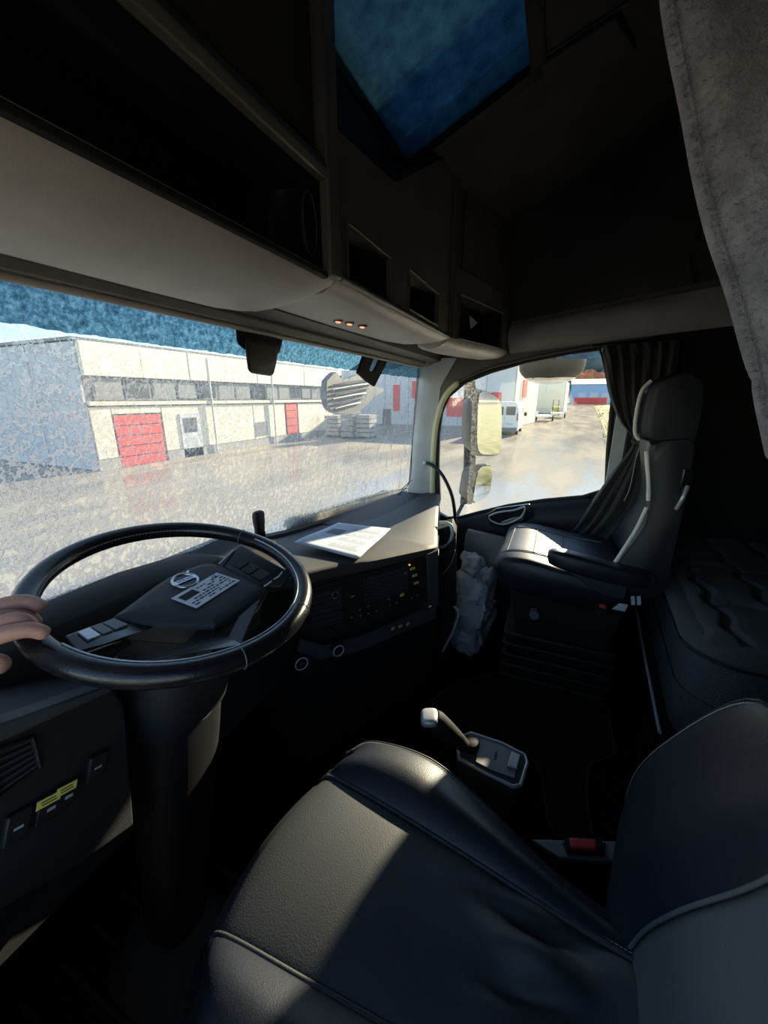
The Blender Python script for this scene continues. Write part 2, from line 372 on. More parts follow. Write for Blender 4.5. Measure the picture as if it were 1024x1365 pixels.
# ================================================================== SETTING: the cab shell
mk('floor', G().mm((-1.15, -1.15, -.04), (1.1, 1.0, 0)), 'carpet', kind='structure')
mk('wall_back', G().mm((-1.2, -1.2, -.04), (1.16, -1.15, 2.75)), 'headliner', kind='structure')
RZ = lambda y: 1.9+.42*(.49-y)                                # the roof lining rises towards the rear
hx0, hx1, hy0, hy1 = -.42, .19, .155, .49
mk('ceiling', G().plate([(-1.2, -1.2), (1.16, -1.2), (1.16, .80), (-1.2, .80)], [[(hx0, hy0), (hx0, hy1), (hx1, hy1), (hx1, hy0)]],
   lambda a, b: (a, b, RZ(b)), (0, 0, .05)), 'headliner', kind='structure')
# roof hatch: black frame and frosted glass
fr = G()
for a, b, c, d in ((hx0-.03, hx1+.03, hy1-.004, hy1+.03), (hx0-.03, hx1+.03, hy0-.03, hy0+.004), (hx0-.03, hx0+.004, hy0, hy1), (hx1-.004, hx1+.035, hy0-.03, hy1+.03)):
    fr.prism([(a, c, RZ(c)-.012), (b, c, RZ(c)-.012), (b, d, RZ(d)-.012), (a, d, RZ(d)-.012)], (0, 0, .08))
win3 = mk('window_3', fr, 'blackm', kind='structure')
mk('pane', G().prism([(hx0, hy0, RZ(hy0)+.010), (hx1, hy0, RZ(hy0)+.010), (hx1, hy1, RZ(hy1)+.010), (hx0, hy1, RZ(hy1)+.010)], (0, 0, .006)), 'hatch', win3)
# passenger side wall with the door window opening (outline in y, z)
win = [at(585, 668, 'x', 1.05), at(583, 620, 'x', 1.05), at(584, 580, 'x', 1.05), at(588, 550, 'x', 1.05), at(598, 528, 'x', 1.05), at(620, 509, 'x', 1.05), at(655, 495, 'x', 1.05),
       at(700, 482, 'x', 1.05), at(760, 470, 'x', 1.05), at(812, 463, 'x', 1.05)]
win = [(p.y, p.z) for p in win]
rear = [(at(816, 545, 'x', 1.05).y, 1.20), (at(811, 602, 'x', 1.05).y, 1.0), (at(808, 655, 'x', 1.05).y, .82)]
sill = [(-.16, .772), (.02, .735), (.2, .685), (.36, .625), (.46, .585), (.54, .57), (.60, .60)]
hole = win+[(-.215, 1.44)]+rear+sill
hole = [p for i, p in enumerate(hole) if i == 0 or (V(p)-V(hole[i-1])).length > .012]
WX = lambda z: 1.05 if z < 1.5 else 1.05-.10*(z-1.5)
mk('wall_right', G().plate([(-1.2, 0), (.98, 0), (.98, .655), (.78, .655), (.735, 1.44), (.80, 1.46), (.80, 1.9), (-.2, 2.2), (-1.2, 2.62)], [hole], lambda a, b: (1.05+.012*0, a, b), (.05, 0, 0)), 'beige_shade', kind='structure')
# upper side wall lining of dark cloth, leaning inwards over the pale belt moulding
up = G()
up.prism([(1.048, .28, 1.60), (1.048, -1.15, 1.79), (.97, -1.15, 2.60), (.93, .30, 2.02)], (.05, 0, 0))
mk('wall_right', up, 'headliner', kind='structure')
mk('wall_right', G().mm((1.035, -1.15, .0), (1.05, -.31, 1.62)), 'blackm', kind='structure')
b0, b1 = at(675, 434, 'x', 1.04), at(1024, 368, 'x', 1.04); c0, c1 = at(680, 472, 'x', 1.04), at(1024, 430, 'x', 1.04)
bt = G()
rg = []
for k in range(9):
    t = k/8; A = b0.lerp(b1, t*1.5); B = c0.lerp(c1, t*1.5)
    rg.append([A+V((.02, 0, 0)), A+V((-.006, 0, -.004)), A.lerp(B, .3)+V((-.022, 0, 0)), A.lerp(B, .7)+V((-.024, 0, 0)), B+V((-.008, 0, .004)), B+V((.02, 0, 0))])
bt.loft(rg)
mk('trim_1', bt, 'beige', kind='structure', ang=60)
mk('trim_2', G().prism([(1.03, .26, 1.995), (1.03, -1.1, 2.05), (.98, -1.1, 2.09), (.98, .26, 2.03)], (.02, 0, .004)), 'beige_shade', kind='structure')
RN, RP = V((0, .42, 1)), V((0, .49, 1.898))
mk('trim_12', G().prism([onp(*q, RN, RP) for q in ((722, 80), (775, 45), (822, 14), (850, 60), (790, 92), (728, 120))], (0, 0, -.012)), 'headliner', kind='structure', bev=.004)
mk('trim_13', G().tube([onp(722, 78, RN, RP), onp(775, 43, RN, RP), onp(840, 2, RN, RP)], .003, 6), 'beige_shade', kind='structure')
# driver's side wall, out of view; its doorway narrowed to darken the cab
mk('wall_left', G().plate([(-1.2, 0), (.98, 0), (.98, 1.9), (-1.2, 2.62)], [[(-.15, .74), (-.15, 1.42), (.58, 1.42), (.74, .95), (.74, .74)]], lambda a, b: (-1.2, a, b), (.03, 0, 0)), 'blackm', kind='structure')
# front bulkhead below and above the windscreen
mk('wall_front', G().mm((-1.2, .97, -.04), (1.1, 1.0, .665)), 'blackm', kind='structure')
mk('wall_front', G().mm((-1.2, .78, 1.46), (1.1, .82, 1.95)), 'beige_shade', kind='structure')
# header beam over the glass
mk('trim_3', G().prism([(-1.18, .735, 1.428), (-1.18, .712, 1.409), (-1.18, .66, 1.418), (-1.18, .60, 1.436), (-1.18, .60, 1.47), (-1.18, .80, 1.50), (-1.18, .80, 1.44)], (2.23, 0, 0)), 'beige_shade', kind='structure')
mk('trim_4', G().mm((-1.18, .708, 1.404), (1.03, .716, 1.411)), 'ltgrey', kind='structure', bev=.002)
# passenger-side windscreen pillar
pt, pb = at(560, 482, 'y', .705), at(546, 672, 'y', .775)
P1, P2 = V((1.03, .71, 1.45)), V((1.035, .775, .66))
Q1, Q2 = V((1.052, .60, 1.45)), V((1.052, .645, .60))
rg = []
for k in range(7):
    t = k/6; A = P1.lerp(P2, t); B = Q1.lerp(Q2, t)
    if k == 0: B = V((1.052, .52, 1.45))
    if k == 1: B = V((1.052, .60, B.z))
    rg.append([A+V((.06, .02, 0)), A, A.lerp(B, .25)+V((-.012, -.004, 0)), A.lerp(B, .6)+V((-.012, -.004, 0)), B+V((-.006, 0, 0)), B+V((.05, 0, 0))])
mk('trim_5', G().loft(rg), 'ltgrey', kind='structure', ang=70)
mk('trim_6', G().loft([[(-1.2, .60, 1.46), (-1.09, .62, 1.46), (-1.08, .70, 1.46), (-1.1, .78, 1.46)], [(-1.2, .64, .6), (-1.09, .66, .6), (-1.08, .78, .6), (-1.1, .82, .6)]]), 'ltgrey', kind='structure')
# windscreen
rows = []
for j in range(13):
    z = .66+(1.43-.66)*j/12; rows.append([(x, ws_y(x, z), z) for x in [-1.15+2.21*i/40 for i in range(41)]])
mk('window_1', G().grid(rows), 'windscreen', org=(0, 0, 0), kind='structure', ang=80)
# door window glass, seals and the cream door edge
mk('window_2', G().plate([(a, b) for a, b in hole], [], lambda a, b: (1.075, a, b), (.003, 0, 0)), 'sideglass', org=(0, 0, 0), kind='structure')
hl = [V((1.046, a, b)) for a, b in hole]
mk('trim_7', G().tube(hl, .011, 8, closed=True), 'rubber', kind='structure', ang=80)
# cream painted door edge inside the seal: front upright and top
ce = [V((1.035, a, b)) for a, b in win[:7]]
ce = [at(581-2*(i == 0), 690, 'x', 1.04) if i == 0 else p for i, p in enumerate(ce)]
ce = [at(577, 690, 'x', 1.04), at(577, 640, 'x', 1.04), at(579, 590, 'x', 1.04), at(584, 555, 'x', 1.04), at(594, 528, 'x', 1.04), at(612, 509, 'x', 1.04)]
mk('trim_8', G().tube(smooth_line(ce, 5), [.017]*25+[.008], 8), 'cream', kind='structure', ang=80)
ce2 = [at(612, 509, 'x', 1.04), at(650, 492, 'x', 1.04), at(720, 475, 'x', 1.04), at(800, 460, 'x', 1.04), at(880, 445, 'x', 1.04)]
mk('trim_9', G().tube(smooth_line(ce2, 5), .008, 8), 'beige_shade', kind='structure', ang=80)
mk('trim_10', G().mm((1.03, -.30, .80), (1.048, -.245, 1.40)), 'ltgrey', kind='structure', bev=.004)

# ------------------------------------------------------------------ passenger door below the window
dr = thing('door_1', None, None, (1.03, .15, 0), kind='structure')
dp = G(); st = [(.66, .56), (.54, .575), (.46, .585), (.36, .625), (.2, .685), (.02, .735), (-.16, .772), (-.4, .80)]
rg = []
for y, z in st: rg.append([(1.055, y, .12), (.99, y, .12), (.985, y, .38), (1.01, y, .46), (.975, y, z-.12), (.985, y, z-.045), (1.03, y, z-.005), (1.055, y, z)])
dp.loft(rg); mk('door_panel', dp, 'black', dr, ang=50)
mk('armrest', G().loft([[(1.0, y, z-.22+q), (.93, y, z-.215+q), (.925, y, z-.17+q), (.94, y, z-.155+q), (1.0, y, z-.155+q)] for y, z, q in ((.34, .64, -.02), (.28, .66, 0), (0, .73, 0), (-.3, .78, 0))]), 'black', dr, bev=.006)
# pull recess and silver inner handle
H = lambda px, py, x=.965: at(px, py, 'x', x)
hd = mk('door_handle_surround', G().tube(smooth_line([H(652, 688), H(664, 683), H(686, 680), H(700, 676), H(694, 690), H(672, 699), H(655, 694), H(652, 688)], 4), .0055, 8), 'silver', dr, ang=80, label='curved silver surround')
mk('door_handle', G().loft([[H(668, 696), H(668, 700), H(668, 700, .98), H(668, 696, .98)], [H(684, 690), H(684, 698), H(684, 698, .98), H(684, 690, .98)], [H(698, 688), H(698, 694), H(698, 694, .98), H(698, 688, .98)]]), 'chrome', dr, bev=.003, label='bright pull handle')
mk('handle_recess', G().prism([H(648, 686, .975), H(662, 678, .975), H(706, 672, .975), H(712, 690, .975), H(680, 704, .975), H(654, 702, .975)], (.02, 0, 0)), 'blackg', dr, bev=.004)

# ------------------------------------------------------------------ overhead lockers above the windscreen
oh = thing('overhead_locker', 'long beige overhead locker unit above the windscreen with dark open tray and pockets', 'locker', (-.1, .5, 1.42))
X0, X1 = -1.18, -.435
YF = .40
# bulging pale underside below the tray
rg = []
for x, s in ((X0, 1), (-.9, 1), (-.65, 1), (-.52, .98), (-.46, .9), (-.42, .72), (-.395, .45)):
    prof = [(.40, 1.462), (.402, 1.448), (.412, 1.434), (.44, 1.419), (.49, 1.405), (.54, 1.398), (.58, 1.402), (.605, 1.418), (.61, 1.45), (.60, 1.47)]
    rg.append([(x, .40+(y-.40)*(.75+.25*s), 1.462+(z-1.462)*s) for y, z in prof])
mk('underside', G().loft(rg), 'beige', oh, ang=80, label='pale bulging underside')
mk('tray', G().add([(X0, .405, 1.455), (X1, .405, 1.455), (X1, .405, 1.592), (X0, .405, 1.592), (X0, .56, 1.46), (X1, .56, 1.46), (X1, .56, 1.60), (X0, .56, 1.60)],
   [(4, 5, 6, 7), (0, 1, 5, 4), (3, 7, 6, 2), (1, 2, 6, 5), (0, 4, 7, 3)]), 'blackg', oh, solid=.004, label='black recessed tray')
mk('tray_lip', G().mm((X0, .394, 1.449), (X1, .410, 1.459)), 'blackm', oh, bev=.003)
sp = mk('speaker', G().tube([V((-.462, .41, 1.525))+V((.020*math.cos(a), 0, .045*math.sin(a))) for a in [2*math.pi*i/28 for i in range(28)]], .0014, 6, closed=True), 'strip', oh, ang=80)
mk('speaker_grille', G().prism([V((-.462, .412, 1.525))+V((.019*math.cos(a), 0, .043*math.sin(a))) for a in [2*math.pi*i/28 for i in range(28)]], (0, .004, 0)), 'blackm', sp)
mk('rail', G().prism([(X0, .392, 1.592), (X0, .388, 1.606), (X0, .396, 1.622), (X0, .42, 1.624), (X0, .42, 1.592)], (X1-X0, 0, 0)), 'beige_shade', oh, bev=.003)
for a, b in ((X0, -.80), (-.795, X1-.004)):
    mk('locker_door', G().mm((a, .408, 1.628), (b, .425, 1.925)), 'headliner', oh, bev=.006)
# post, then the middle section with two pockets
mk('post', G().prism([(X1, .388, 1.455), (X1+.038, .388, 1.455), (X1+.045, .41, 1.455), (X1+.045, .5, 1.455), (X1, .5, 1.455)], (0, 0, .50)), 'beige_shade', oh, bev=.005)
def pocket(px0, py0, px1, py1, px2, py2, px3, py3, pl, parent, name='pocket', inner='blackm'):
    pass
pk1 = [at(465, 312, 'y', YF), at(521, 345, 'y', YF), at(519, 398, 'y', YF), at(464, 372, 'y', YF)]
pk2 = [at(545, 370, 'y', YF), at(584, 392, 'y', YF), at(583, 430, 'y', YF), at(545, 412, 'y', YF)]
def rect(pk): return (min(p.x for p in pk), max(p.x for p in pk), min(p.z for p in pk), max(p.z for p in pk))
r1, r2 = rect(pk1), rect(pk2)
Z0 = 1.462; XA, XB = X1+.045, .41
PT = (at(452, 177, 'y', YF).z, at(528, 244, 'y', YF).z)
q0, q1, q2 = V((XA-.04, YF+.006, PT[0]-.005)), at(528, 244, 'y', YF+.006), V((.19, YF+.006, 1.90))
mk('hatch_skirt', G().prism([q0, q1, V((hx1+.03, hy1+.01, RZ(hy1)+.0)), V((hx0-.03, hy1+.01, RZ(hy1)+.0))], (0, .01, .012)).prism([q1, q2, V((hx1+.05, hy1-.06, RZ(hy1-.06))), V((hx1+.03, hy1+.01, RZ(hy1)))], (0, .01, .012)), 'blackm', win3)
hol = [[(r[0], r[2]), (r[1], r[2]), (r[1], r[3]), (r[0], r[3])] for r in (r1, r2)]
pz = 1.672
for o_, h_ in (([(XA, Z0), ((r1[1]+r2[0])/2, Z0), ((r1[1]+r2[0])/2, pz), (XA, pz)], [hol[0]]), ([((r1[1]+r2[0])/2, Z0), (XB, Z0), (XB, pz), ((r1[1]+r2[0])/2, pz)], [hol[1]])):
    mk('front_panel', G().plate(o_, h_, lambda a, b: (a, YF, b), (0, .012, 0)), 'beige_shade', oh)
mk('front_panel', G().prism([(XA, YF, pz), (XB, YF, pz), (XB, YF, 1.97), (.33, YF, 1.97), (.19, YF, 1.895), (-.111, YF, PT[1]), (XA, YF, PT[0])], (0, .012, 0)), 'beige_shade', oh)
for r in (r1, r2):
    a, b, c, d = r
    po = mk('pocket', G().add([(a, YF+.011, c), (b, YF+.011, c), (b, YF+.011, d), (a, YF+.011, d), (a, YF+.10, c), (b, YF+.10, c), (b, YF+.10, d), (a, YF+.10, d)],
       [(4, 5, 6, 7), (0, 1, 5, 4), (3, 7, 6, 2), (1, 2, 6, 5), (0, 4, 7, 3)]), 'blackm', oh, solid=.003, label='dark open pocket')
    mk('pocket_rim', G().tube([(a, YF-.001, c), (b, YF-.001, c), (b, YF-.001, d), (a, YF-.001, d)], .0028, 6, closed=True), 'beige_shade', po)
# middle underside and its lip
rg = []
for x, s in ((XA-.01, 1), (-.1, 1), (.2, .95), (.34, .8), (.40, .55), (.43, .3)):
    rg.append([(x, .40, Z0+.006), (x, .402, Z0-.010*s), (x, .43, Z0-.020*s-.004), (x, .40+.14*s+.03, Z0-.026*s-.004), (x, .40+.19*s+.03, Z0-.016*s), (x, .40+.2*s+.03, Z0+.01)])
mk('underside', G().loft(rg), 'beige', oh, ang=70, label='pale underside over the windscreen centre')
mk('lip', G().tube(smooth_line([(XA, .397, Z0), (.0, .397, Z0), (.30, .397, Z0), (.40, .40, Z0+.002), (.435, .41, Z0+.008)], 4), .007, 8), 'beige_shade', oh, ang=80)
# corner rib and angled end section above the door
A0, B0 = V((.43, .40, 1.455)), V((1.04, .262, 1.462))
mk('corner_rib', G().tube([(.425, .405, 1.46), (.425, .405, 1.7), (.42, .405, 2.0)], .022, 12), 'beige_shade', oh, ang=80)
dn = (B0-A0).normalized(); nn = V((-dn.y, dn.x, 0)); nn = nn if nn.y < 0 else -nn
pc = A0.dot(nn)
pk3 = [onp(613, 392, nn, A0), onp(668, 420, nn, A0), onp(668, 468, nn, A0), onp(611, 449, nn, A0)]
us = [(p-A0).dot(dn) for p in pk3]; u0, u1 = min(us), max(us); z0, z1 = min(p.z for p in pk3)-.0, max(p.z for p in pk3)
z0 = pk3[2].z+.005; L3 = (B0-A0).length
u1 = min(u1, L3-.02)
E3 = lambda a, b, h=0: A0+dn*a+nn*h+V((0, 0, b-A0.z))
mk('end_panel', G().plate([(0, 1.462), (L3, 1.462), (L3, 2.0), (0, 1.99)], [[(u0, z0), (u1, z0), (u1, z1), (u0, z1)]], lambda a, b: E3(a, b), -nn*.012), 'beige_shade', oh, bev=.002)
pe = G(); q = [E3(u0, z0, -.011), E3(u1, z0, -.011), E3(u1, z1, -.011), E3(u0, z1, -.011)]; q2 = [p-nn*.09 for p in q]
pe.add(q+q2, [(4, 5, 6, 7), (0, 1, 5, 4), (3, 7, 6, 2), (1, 2, 6, 5), (0, 4, 7, 3)])
po = mk('pocket', pe, 'blackm', oh, solid=.003, label='dark pocket above the door')
mk('pocket_rim', G().tube([p+nn*.012 for p in q], .0032, 6, closed=True), 'beige_shade', po)
mk('door_outline', G().tube([E3(.06, 1.70, .003), E3(L3-.06, 1.69, .003), E3(L3-.05, 1.86, .003), E3(.07, 1.97, .003)], .004, 6, closed=True), 'headliner', oh)
tA = onp(632, 425, nn, A0, .001)-nn*.02
mk('sticker', G().prism([E3((tA-A0).dot(dn), tA.z+.012, -.02), E3((tA-A0).dot(dn)+.085, tA.z-.004, -.02), E3((tA-A0).dot(dn)+.02, tA.z-.035, -.02)], -nn*.001), 'paleink', oh, label='small pale triangular sticker in the pocket')
rg = []
for a, s in ((-.02, .55), (.03, .8), (.12, 1), (L3*.6, 1), (L3-.08, .9), (L3-.01, .55)):
    rg.append([E3(a, 1.466), E3(a, 1.452-.006*s, -.0), E3(a, 1.440-.010*s, -.03), E3(a, 1.432-.008*s, -.10*s-.02), E3(a, 1.445, -.17*s-.02), E3(a, 1.47, -.18*s-.02)])
mk('underside', G().loft(rg), 'beige', oh, ang=80, label='pale rounded underside above the door')
# three small warm reflections on the middle underside, built as glowing studs
for i, (px, py) in enumerate(((451, 428), (466, 431), (483, 435))):
    p = at(px, py, 'z', 1.433)
    lp = mk('glint_base', G().cyl(p+V((0, 0, .010)), p-V((0, 0, .002)), .014, .012), 'beige_shade', oh, label=None)
    mk('glint_spot', G().sell(p-V((0, 0, .002)), (.010, .006, .003), .9, 14, 6), 'glint_on', lp)
# roller blind housing along the header
rb = thing('roller_blind', 'slim shade-toned beige roller sun blind housing along the top edge of the windscreen', 'blind', (-.1, .66, 1.40))
mk('casing', G().prism([(-1.17, .640, 1.416), (-1.17, .650, 1.404), (-1.17, .680, 1.402), (-1.17, .69, 1.412), (-1.17, .685, 1.435), (-1.17, .645, 1.435)], (2.09, 0, 0)), 'beige_shade', rb, bev=.003)
mk('pull_bar', G().tube([(-1.16, .668, 1.399), (.90, .668, 1.399)], .006, 8), 'beige', rb, ang=80)
mk('end_cap', G().mm((.905, .636, 1.398), (.93, .694, 1.44)), 'beige', rb, bev=.004)

# white hook and strap on the side wall
hk = thing('wall_clip', 'small white clip high on the dark side wall', 'clip', at(896, 222, 'x', 1.02))
c = at(896, 222, 'x', 1.012)
mk('plate', G().box(c, (.012, .028, .062)), 'paper', hk, bev=.003)
mk('slot', G().box(c+V((-.0075, 0, -.006)), (.003, .012, .024)), 'ink', hk)
mk('hook', G().tube([c+V((-.006, 0, -.024)), c+V((-.022, 0, -.030)), c+V((-.024, 0, -.016))], .004, 8), 'paper', hk)
tags(mk('wall_strap', G().tube(smooth_line([at(898, 240, 'x', 1.012), at(908, 270, 'x', 1.012), at(916, 320, 'x', 1.02), at(925, 378, 'x', 1.03)], 5), .005, 6), 'blackm'), 'thin black strap running down the side wall from the white clip', 'strap')
cb = at(948, 300, 'x', 1.0)
ch = thing('coat_hook', 'black folding coat hook on the side wall beside the fleece curtain', 'hook', cb)
mk('backplate', G().sell(cb, (.012, .045, .055), .5), 'blackm', ch, ang=80)
mk('hook_arm', G().tube(smooth_line([cb+V((-.01, .0, .03)), cb+V((-.05, .02, .0)), cb+V((-.06, .03, -.04)), cb+V((-.04, .02, -.06))], 4), .008, 8), 'black', ch, ang=80)

# camera and sensor housing at the top of the windscreen
sh = thing('sensor_housing', 'black rain sensor housing hanging at the top of the windscreen', 'sensor', (-.25, .68, 1.33))
def S(px, py, y=.675): return at(px, py, 'y', y)
mk('bracket', G().loft([[S(314, 437), S(378, 449), S(378, 449, .72), S(314, 437, .72)], [S(316, 458), S(373, 470), S(373, 470, .715), S(316, 458, .715)], [S(326, 466), S(368, 474), S(368, 474, .715), S(326, 466, .715)]]), 'blackm', sh, bev=.006)
mk('body', G().loft([[S(326, 448, .66), S(372, 458, .66), S(372, 458, .715), S(326, 448, .715)], [S(328, 475, .655), S(369, 482, .655), S(369, 482, .715), S(328, 475, .715)], [S(331, 497, .665), S(364, 502, .665), S(364, 502, .72), S(331, 497, .72)]]), 'black', sh, bev=.010)

# ================================================================== OUTSIDE
GZ = -1.45
mk('yard_ground', G().grid([[(x, y, GZ) for x in (-120, -30, 0, 10, 25, 50, 90, 150, 300)] for y in (-200, -60, -15, 0, 8, 16, 30, 80, 200)]), 'wet', kind='structure')
def facade(parent, a, b, z0, z1, step, mat, thick=.06, gap=.05, name='cladding_panel', skip=()):
    a, b = V(a), V(b); L = (b-a).length; d = (b-a).normalized(); n_ = max(1, round(L/step)); nrm = V((d.y, -d.x, 0)); w_ = L/n_
    R = frame(d, (0, 0, 1))
    for i in range(n_):
        c = a+d*(w_*(i+.5))+nrm*(thick/2-(.012 if i % 2 else 0)); s0, s1 = i*w_, (i+1)*w_
        if any(s0 < k1 and s1 > k0 and z0 < kz1 and z1 > kz0 for k0, k1, kz0, kz1 in skip): 
            pass
        mk(name, G().box((c.x, c.y, (z0+z1)/2), (w_-gap, thick, z1-z0-gap), R), mat, parent)
# nearer workshop: white fascia, grey window band, red door
X1B = 26.5
wa = thing('workshop_building', 'long low cream workshop with white fascia and grey window band behind the wet windscreen', 'building', (17, 22, GZ))
mk('core', G().mm((8.2, 16.05, GZ), (X1B, 42, 3.15)), 'concrete', wa)
mk('roof_edge', G().mm((8.05, 15.85, 3.22), (X1B+.1, 42, 3.32)), 'greyp', wa)
facade(wa, (8.2, 16.02, 0), (X1B, 16.02, 0), 2.02, 3.24, 2.28, 'clad2', thick=.22, name='fascia_panel')
facade(wa, (8.2, 16.0, 0), (X1B, 16.0, 0), .95, 1.15, 18, 'clad', thick=.16, name='ledge')
for i in range(15):
    x = 8.5+i*1.2
    wn = mk('window', G().mm((x, 15.96, 1.18), (x+1.12, 16.02, 1.98)), 'glazing' if i % 4 != 3 else 'glassy', wa)
    mk('pane', G().mm((x+.08, 15.945, 1.24), (x+1.04, 15.962, 1.92)), 'glassy' if i % 3 == 1 else 'glazing', wn)
for a, b in ((8.2, 9.0), (11.15, 19.8), (21.2, X1B)):
    facade(wa, (a, 16.02, 0), (b, 16.02, 0), -1.05, .93, 2.9, 'clad', thick=.08)
facade(wa, (9.0, 16.02, 0), (11.15, 16.02, 0), .62, .93, 3, 'clad', thick=.08)
mk('plinth', G().mm((8.15, 15.9, GZ), (9.0, 16.06, -1.05)), 'concrete', wa)
mk('plinth', G().mm((11.15, 15.9, GZ), (X1B, 16.06, -1.05)), 'concrete', wa)
facade(wa, (8.2, 40, 0), (8.2, 16.0, 0), GZ, 3.2, 3.0, 'cladb', thick=.08)  # west wall: shade put into a greyer cladding colour
def roll_door(parent, x0, x1, z1, y=15.98):
    d_ = mk('roller_door', G().mm((x0, y-.02, GZ), (x1, y+.06, z1)), 'greyp', parent, label='red roller door')
    n_ = 5; h_ = (z1-GZ)/n_
    for i in range(n_): mk('door_panel', G().mm((x0+.04, y-.05, GZ+i*h_+.02), (x1-.04, y-.015, GZ+(i+1)*h_-.02)), 'redp', d_)
roll_door(wa, 9.0, 11.1, .60)
roll_door(wa, 19.9, 21.1, .95)
pd = mk('side_door', G().mm((12.0, 15.90, GZ), (13.1, 15.98, .55)), 'cladb', wa)
mk('pane', G().mm((12.2, 15.88, -.3), (12.9, 15.905, .35)), 'glassy', pd)
mk('low_window', G().mm((17.0, 15.92, -.9), (18.0, 15.96, -.1)), 'glazing', wa)
# mullioned vertical joints: downpipes
for x in (13.9, 18.6):
    mk('downpipe', G().cyl((x, 15.82, GZ), (x, 15.82, 3.1), .05, n=8), 'cladb', wa)
# farther hall with the shaded west face and long sunlit side
hb = thing('long_hall', 'tall pale warehouse with a shaded end wall and red doors beyond the white van', 'building', (55, 8, GZ))
mk('core', G().prism([(38.1, 22, GZ), (38.1, 3.95, GZ), (48, 2.6, GZ), (48, 9, GZ), (80, 9, GZ), (80, -.6, GZ), (88, -1.2, GZ), (88, 22, GZ)], (0, 0, 5.5)), 'concrete', hb)
facade(hb, (38.0, 22, 0), (38.0, 3.9, 0), GZ, 4.1, 2.6, 'cladb', thick=.1, gap=.04)  # end wall's shade put into greyer panels than the sunlit side
facade(hb, (38.0, 3.9, 0), (48, 2.5, 0), GZ, 4.1, 2.5, 'clad2', thick=.1)
facade(hb, (48, 9, 0), (80, 9, 0), GZ, 4.0, 5, 'clad2', thick=.1)
facade(hb, (80, -.62, 0), (88, -1.22, 0), GZ, 4.1, 4, 'clad2', thick=.1)
facade(hb, (80, 9, 0), (80, -.6, 0), GZ, 4.1, 3.2, 'clad2', thick=.1)
for y in (1.5, 5.5): mk('loading_door', G().mm((79.8, y-1.5, GZ), (79.9, y+1.5, 2.6)), 'clad', hb)
def wdoor(px0, px1, py0, py1, mat='redp', name='red_door', x=37.85):
    a, b = at(px0, py0, 'x', x), at(px1, py1, 'x', x)
    mk(name, G().mm((x, b.y, max(GZ, b.z)), (x+.2, a.y, a.z)), mat, hb, bev=.03)
wdoor(549, 562, 508, 531); wdoor(524, 533, 513, 548)
wdoor(510, 521, 545, 572, 'greyp', 'grey_door'); wdoor(596, 624, 530, 556); wdoor(655, 668, 523, 537)
mk('red_sign', G().box((41.2, 3.33, 2.1), (1.6, .14, 1.6), Matrix.Rotation(math.atan2(-1.4, 10), 3, 'Z')), 'redp', hb)
# containers, blue warehouse, hill
bw = thing('blue_warehouse', 'distant blue-grey warehouse above the red container at the end of the road', 'building', (215, -14, GZ))
bb = [at(764, 508, 'x', 215), at(812, 528, 'x', 215)]
mk('walls', G().mm((215, -34, GZ), (235, bb[0].y, bb[0].z-1.5)), 'bluep', bw)
mk('roof', G().prism([(214, -35, bb[0].z-1.5), (225, -35, bb[0].z+1.2), (236, -35, bb[0].z-1.5)], (0, bb[0].y+35.5, 0)), 'cladb', bw)
for i in range(4): mk('loading_door', G().mm((214.9, -26+i*5, GZ), (215, -22.5+i*5, 3.5)), 'cladb', bw)
rc = thing('red_container', 'long red container parked across the far end of the road', 'container', (165, -9.5, GZ))
ca, cb_ = at(766, 530, 'x', 165), at(808, 541, 'x', 165)
mk('body', G().mm((165, cb_.y, GZ+.3), (168, ca.y, ca.z)), 'redp', rc)
nrib = 16
for i in range(nrib):
    y = cb_.y+(ca.y-cb_.y)*(i+.5)/nrib; mk('rib', G().mm((164.85, y-.12, GZ+.5), (165, y+.12, ca.z-.2)), 'redp', rc)
for y in (cb_.y+.4, ca.y-.4): mk('skid', G().mm((165, y-.2, GZ), (168, y+.2, GZ+.3)), 'greyp', rc)
g = G(); hs = []
for j in range(12):
    row = []
    for i in range(40):
        y = -330+i*14; x = 260+j*22; hh = 1.0*(j**1.25)*4.2*(.75+.35*noise.noise(V((y*.012, j*.3, 2))))-1.4
        row.append((x, y, hh+2.0*noise.noise(V((y*.07, x*.07, 5)))))
    hs.append(row)
mk('hillside', g.grid(hs), 'hill', kind='structure', ang=80)
BUSH = [(768, 503, 4, 'autumn', 'rusty brown bush on the far hillside, leftmost above the blue warehouse', 250), (783, 502, 5, 'autumn', 'widest rusty brown bush on the far hillside', 262),
        (798, 504, 4, 'autumn', 'small rusty bush on the far hillside beside the curtain', 274), (757, 500, 4, 'hill', 'dark tree on the hillside just right of the pale warehouse', 286), (790, 487, 7, 'hill', 'large dark tree highest on the far hillside', 300)]
for px, py, s_, mt, lb, xx in BUSH:
    p = at(px, py, 'x', xx); t = thing('distant_tree', lb, 'tree', (p.x, p.y, GZ), group='trees on the far hillside')
    cg = G().sell(p, (s_*.6, s_, s_*.7), .9, 14, 8); cg.v = [q+V((noise.noise(q*.5), noise.noise(q*.5+V((9, 0, 0))), noise.noise(q*.5+V((0, 9, 0)))))*1.3 for q in cg.v]
    mk('foliage', cg, mt, t, ang=80); mk('trunk', G().cyl((p.x, p.y, GZ), p, .4), 'hill', t)
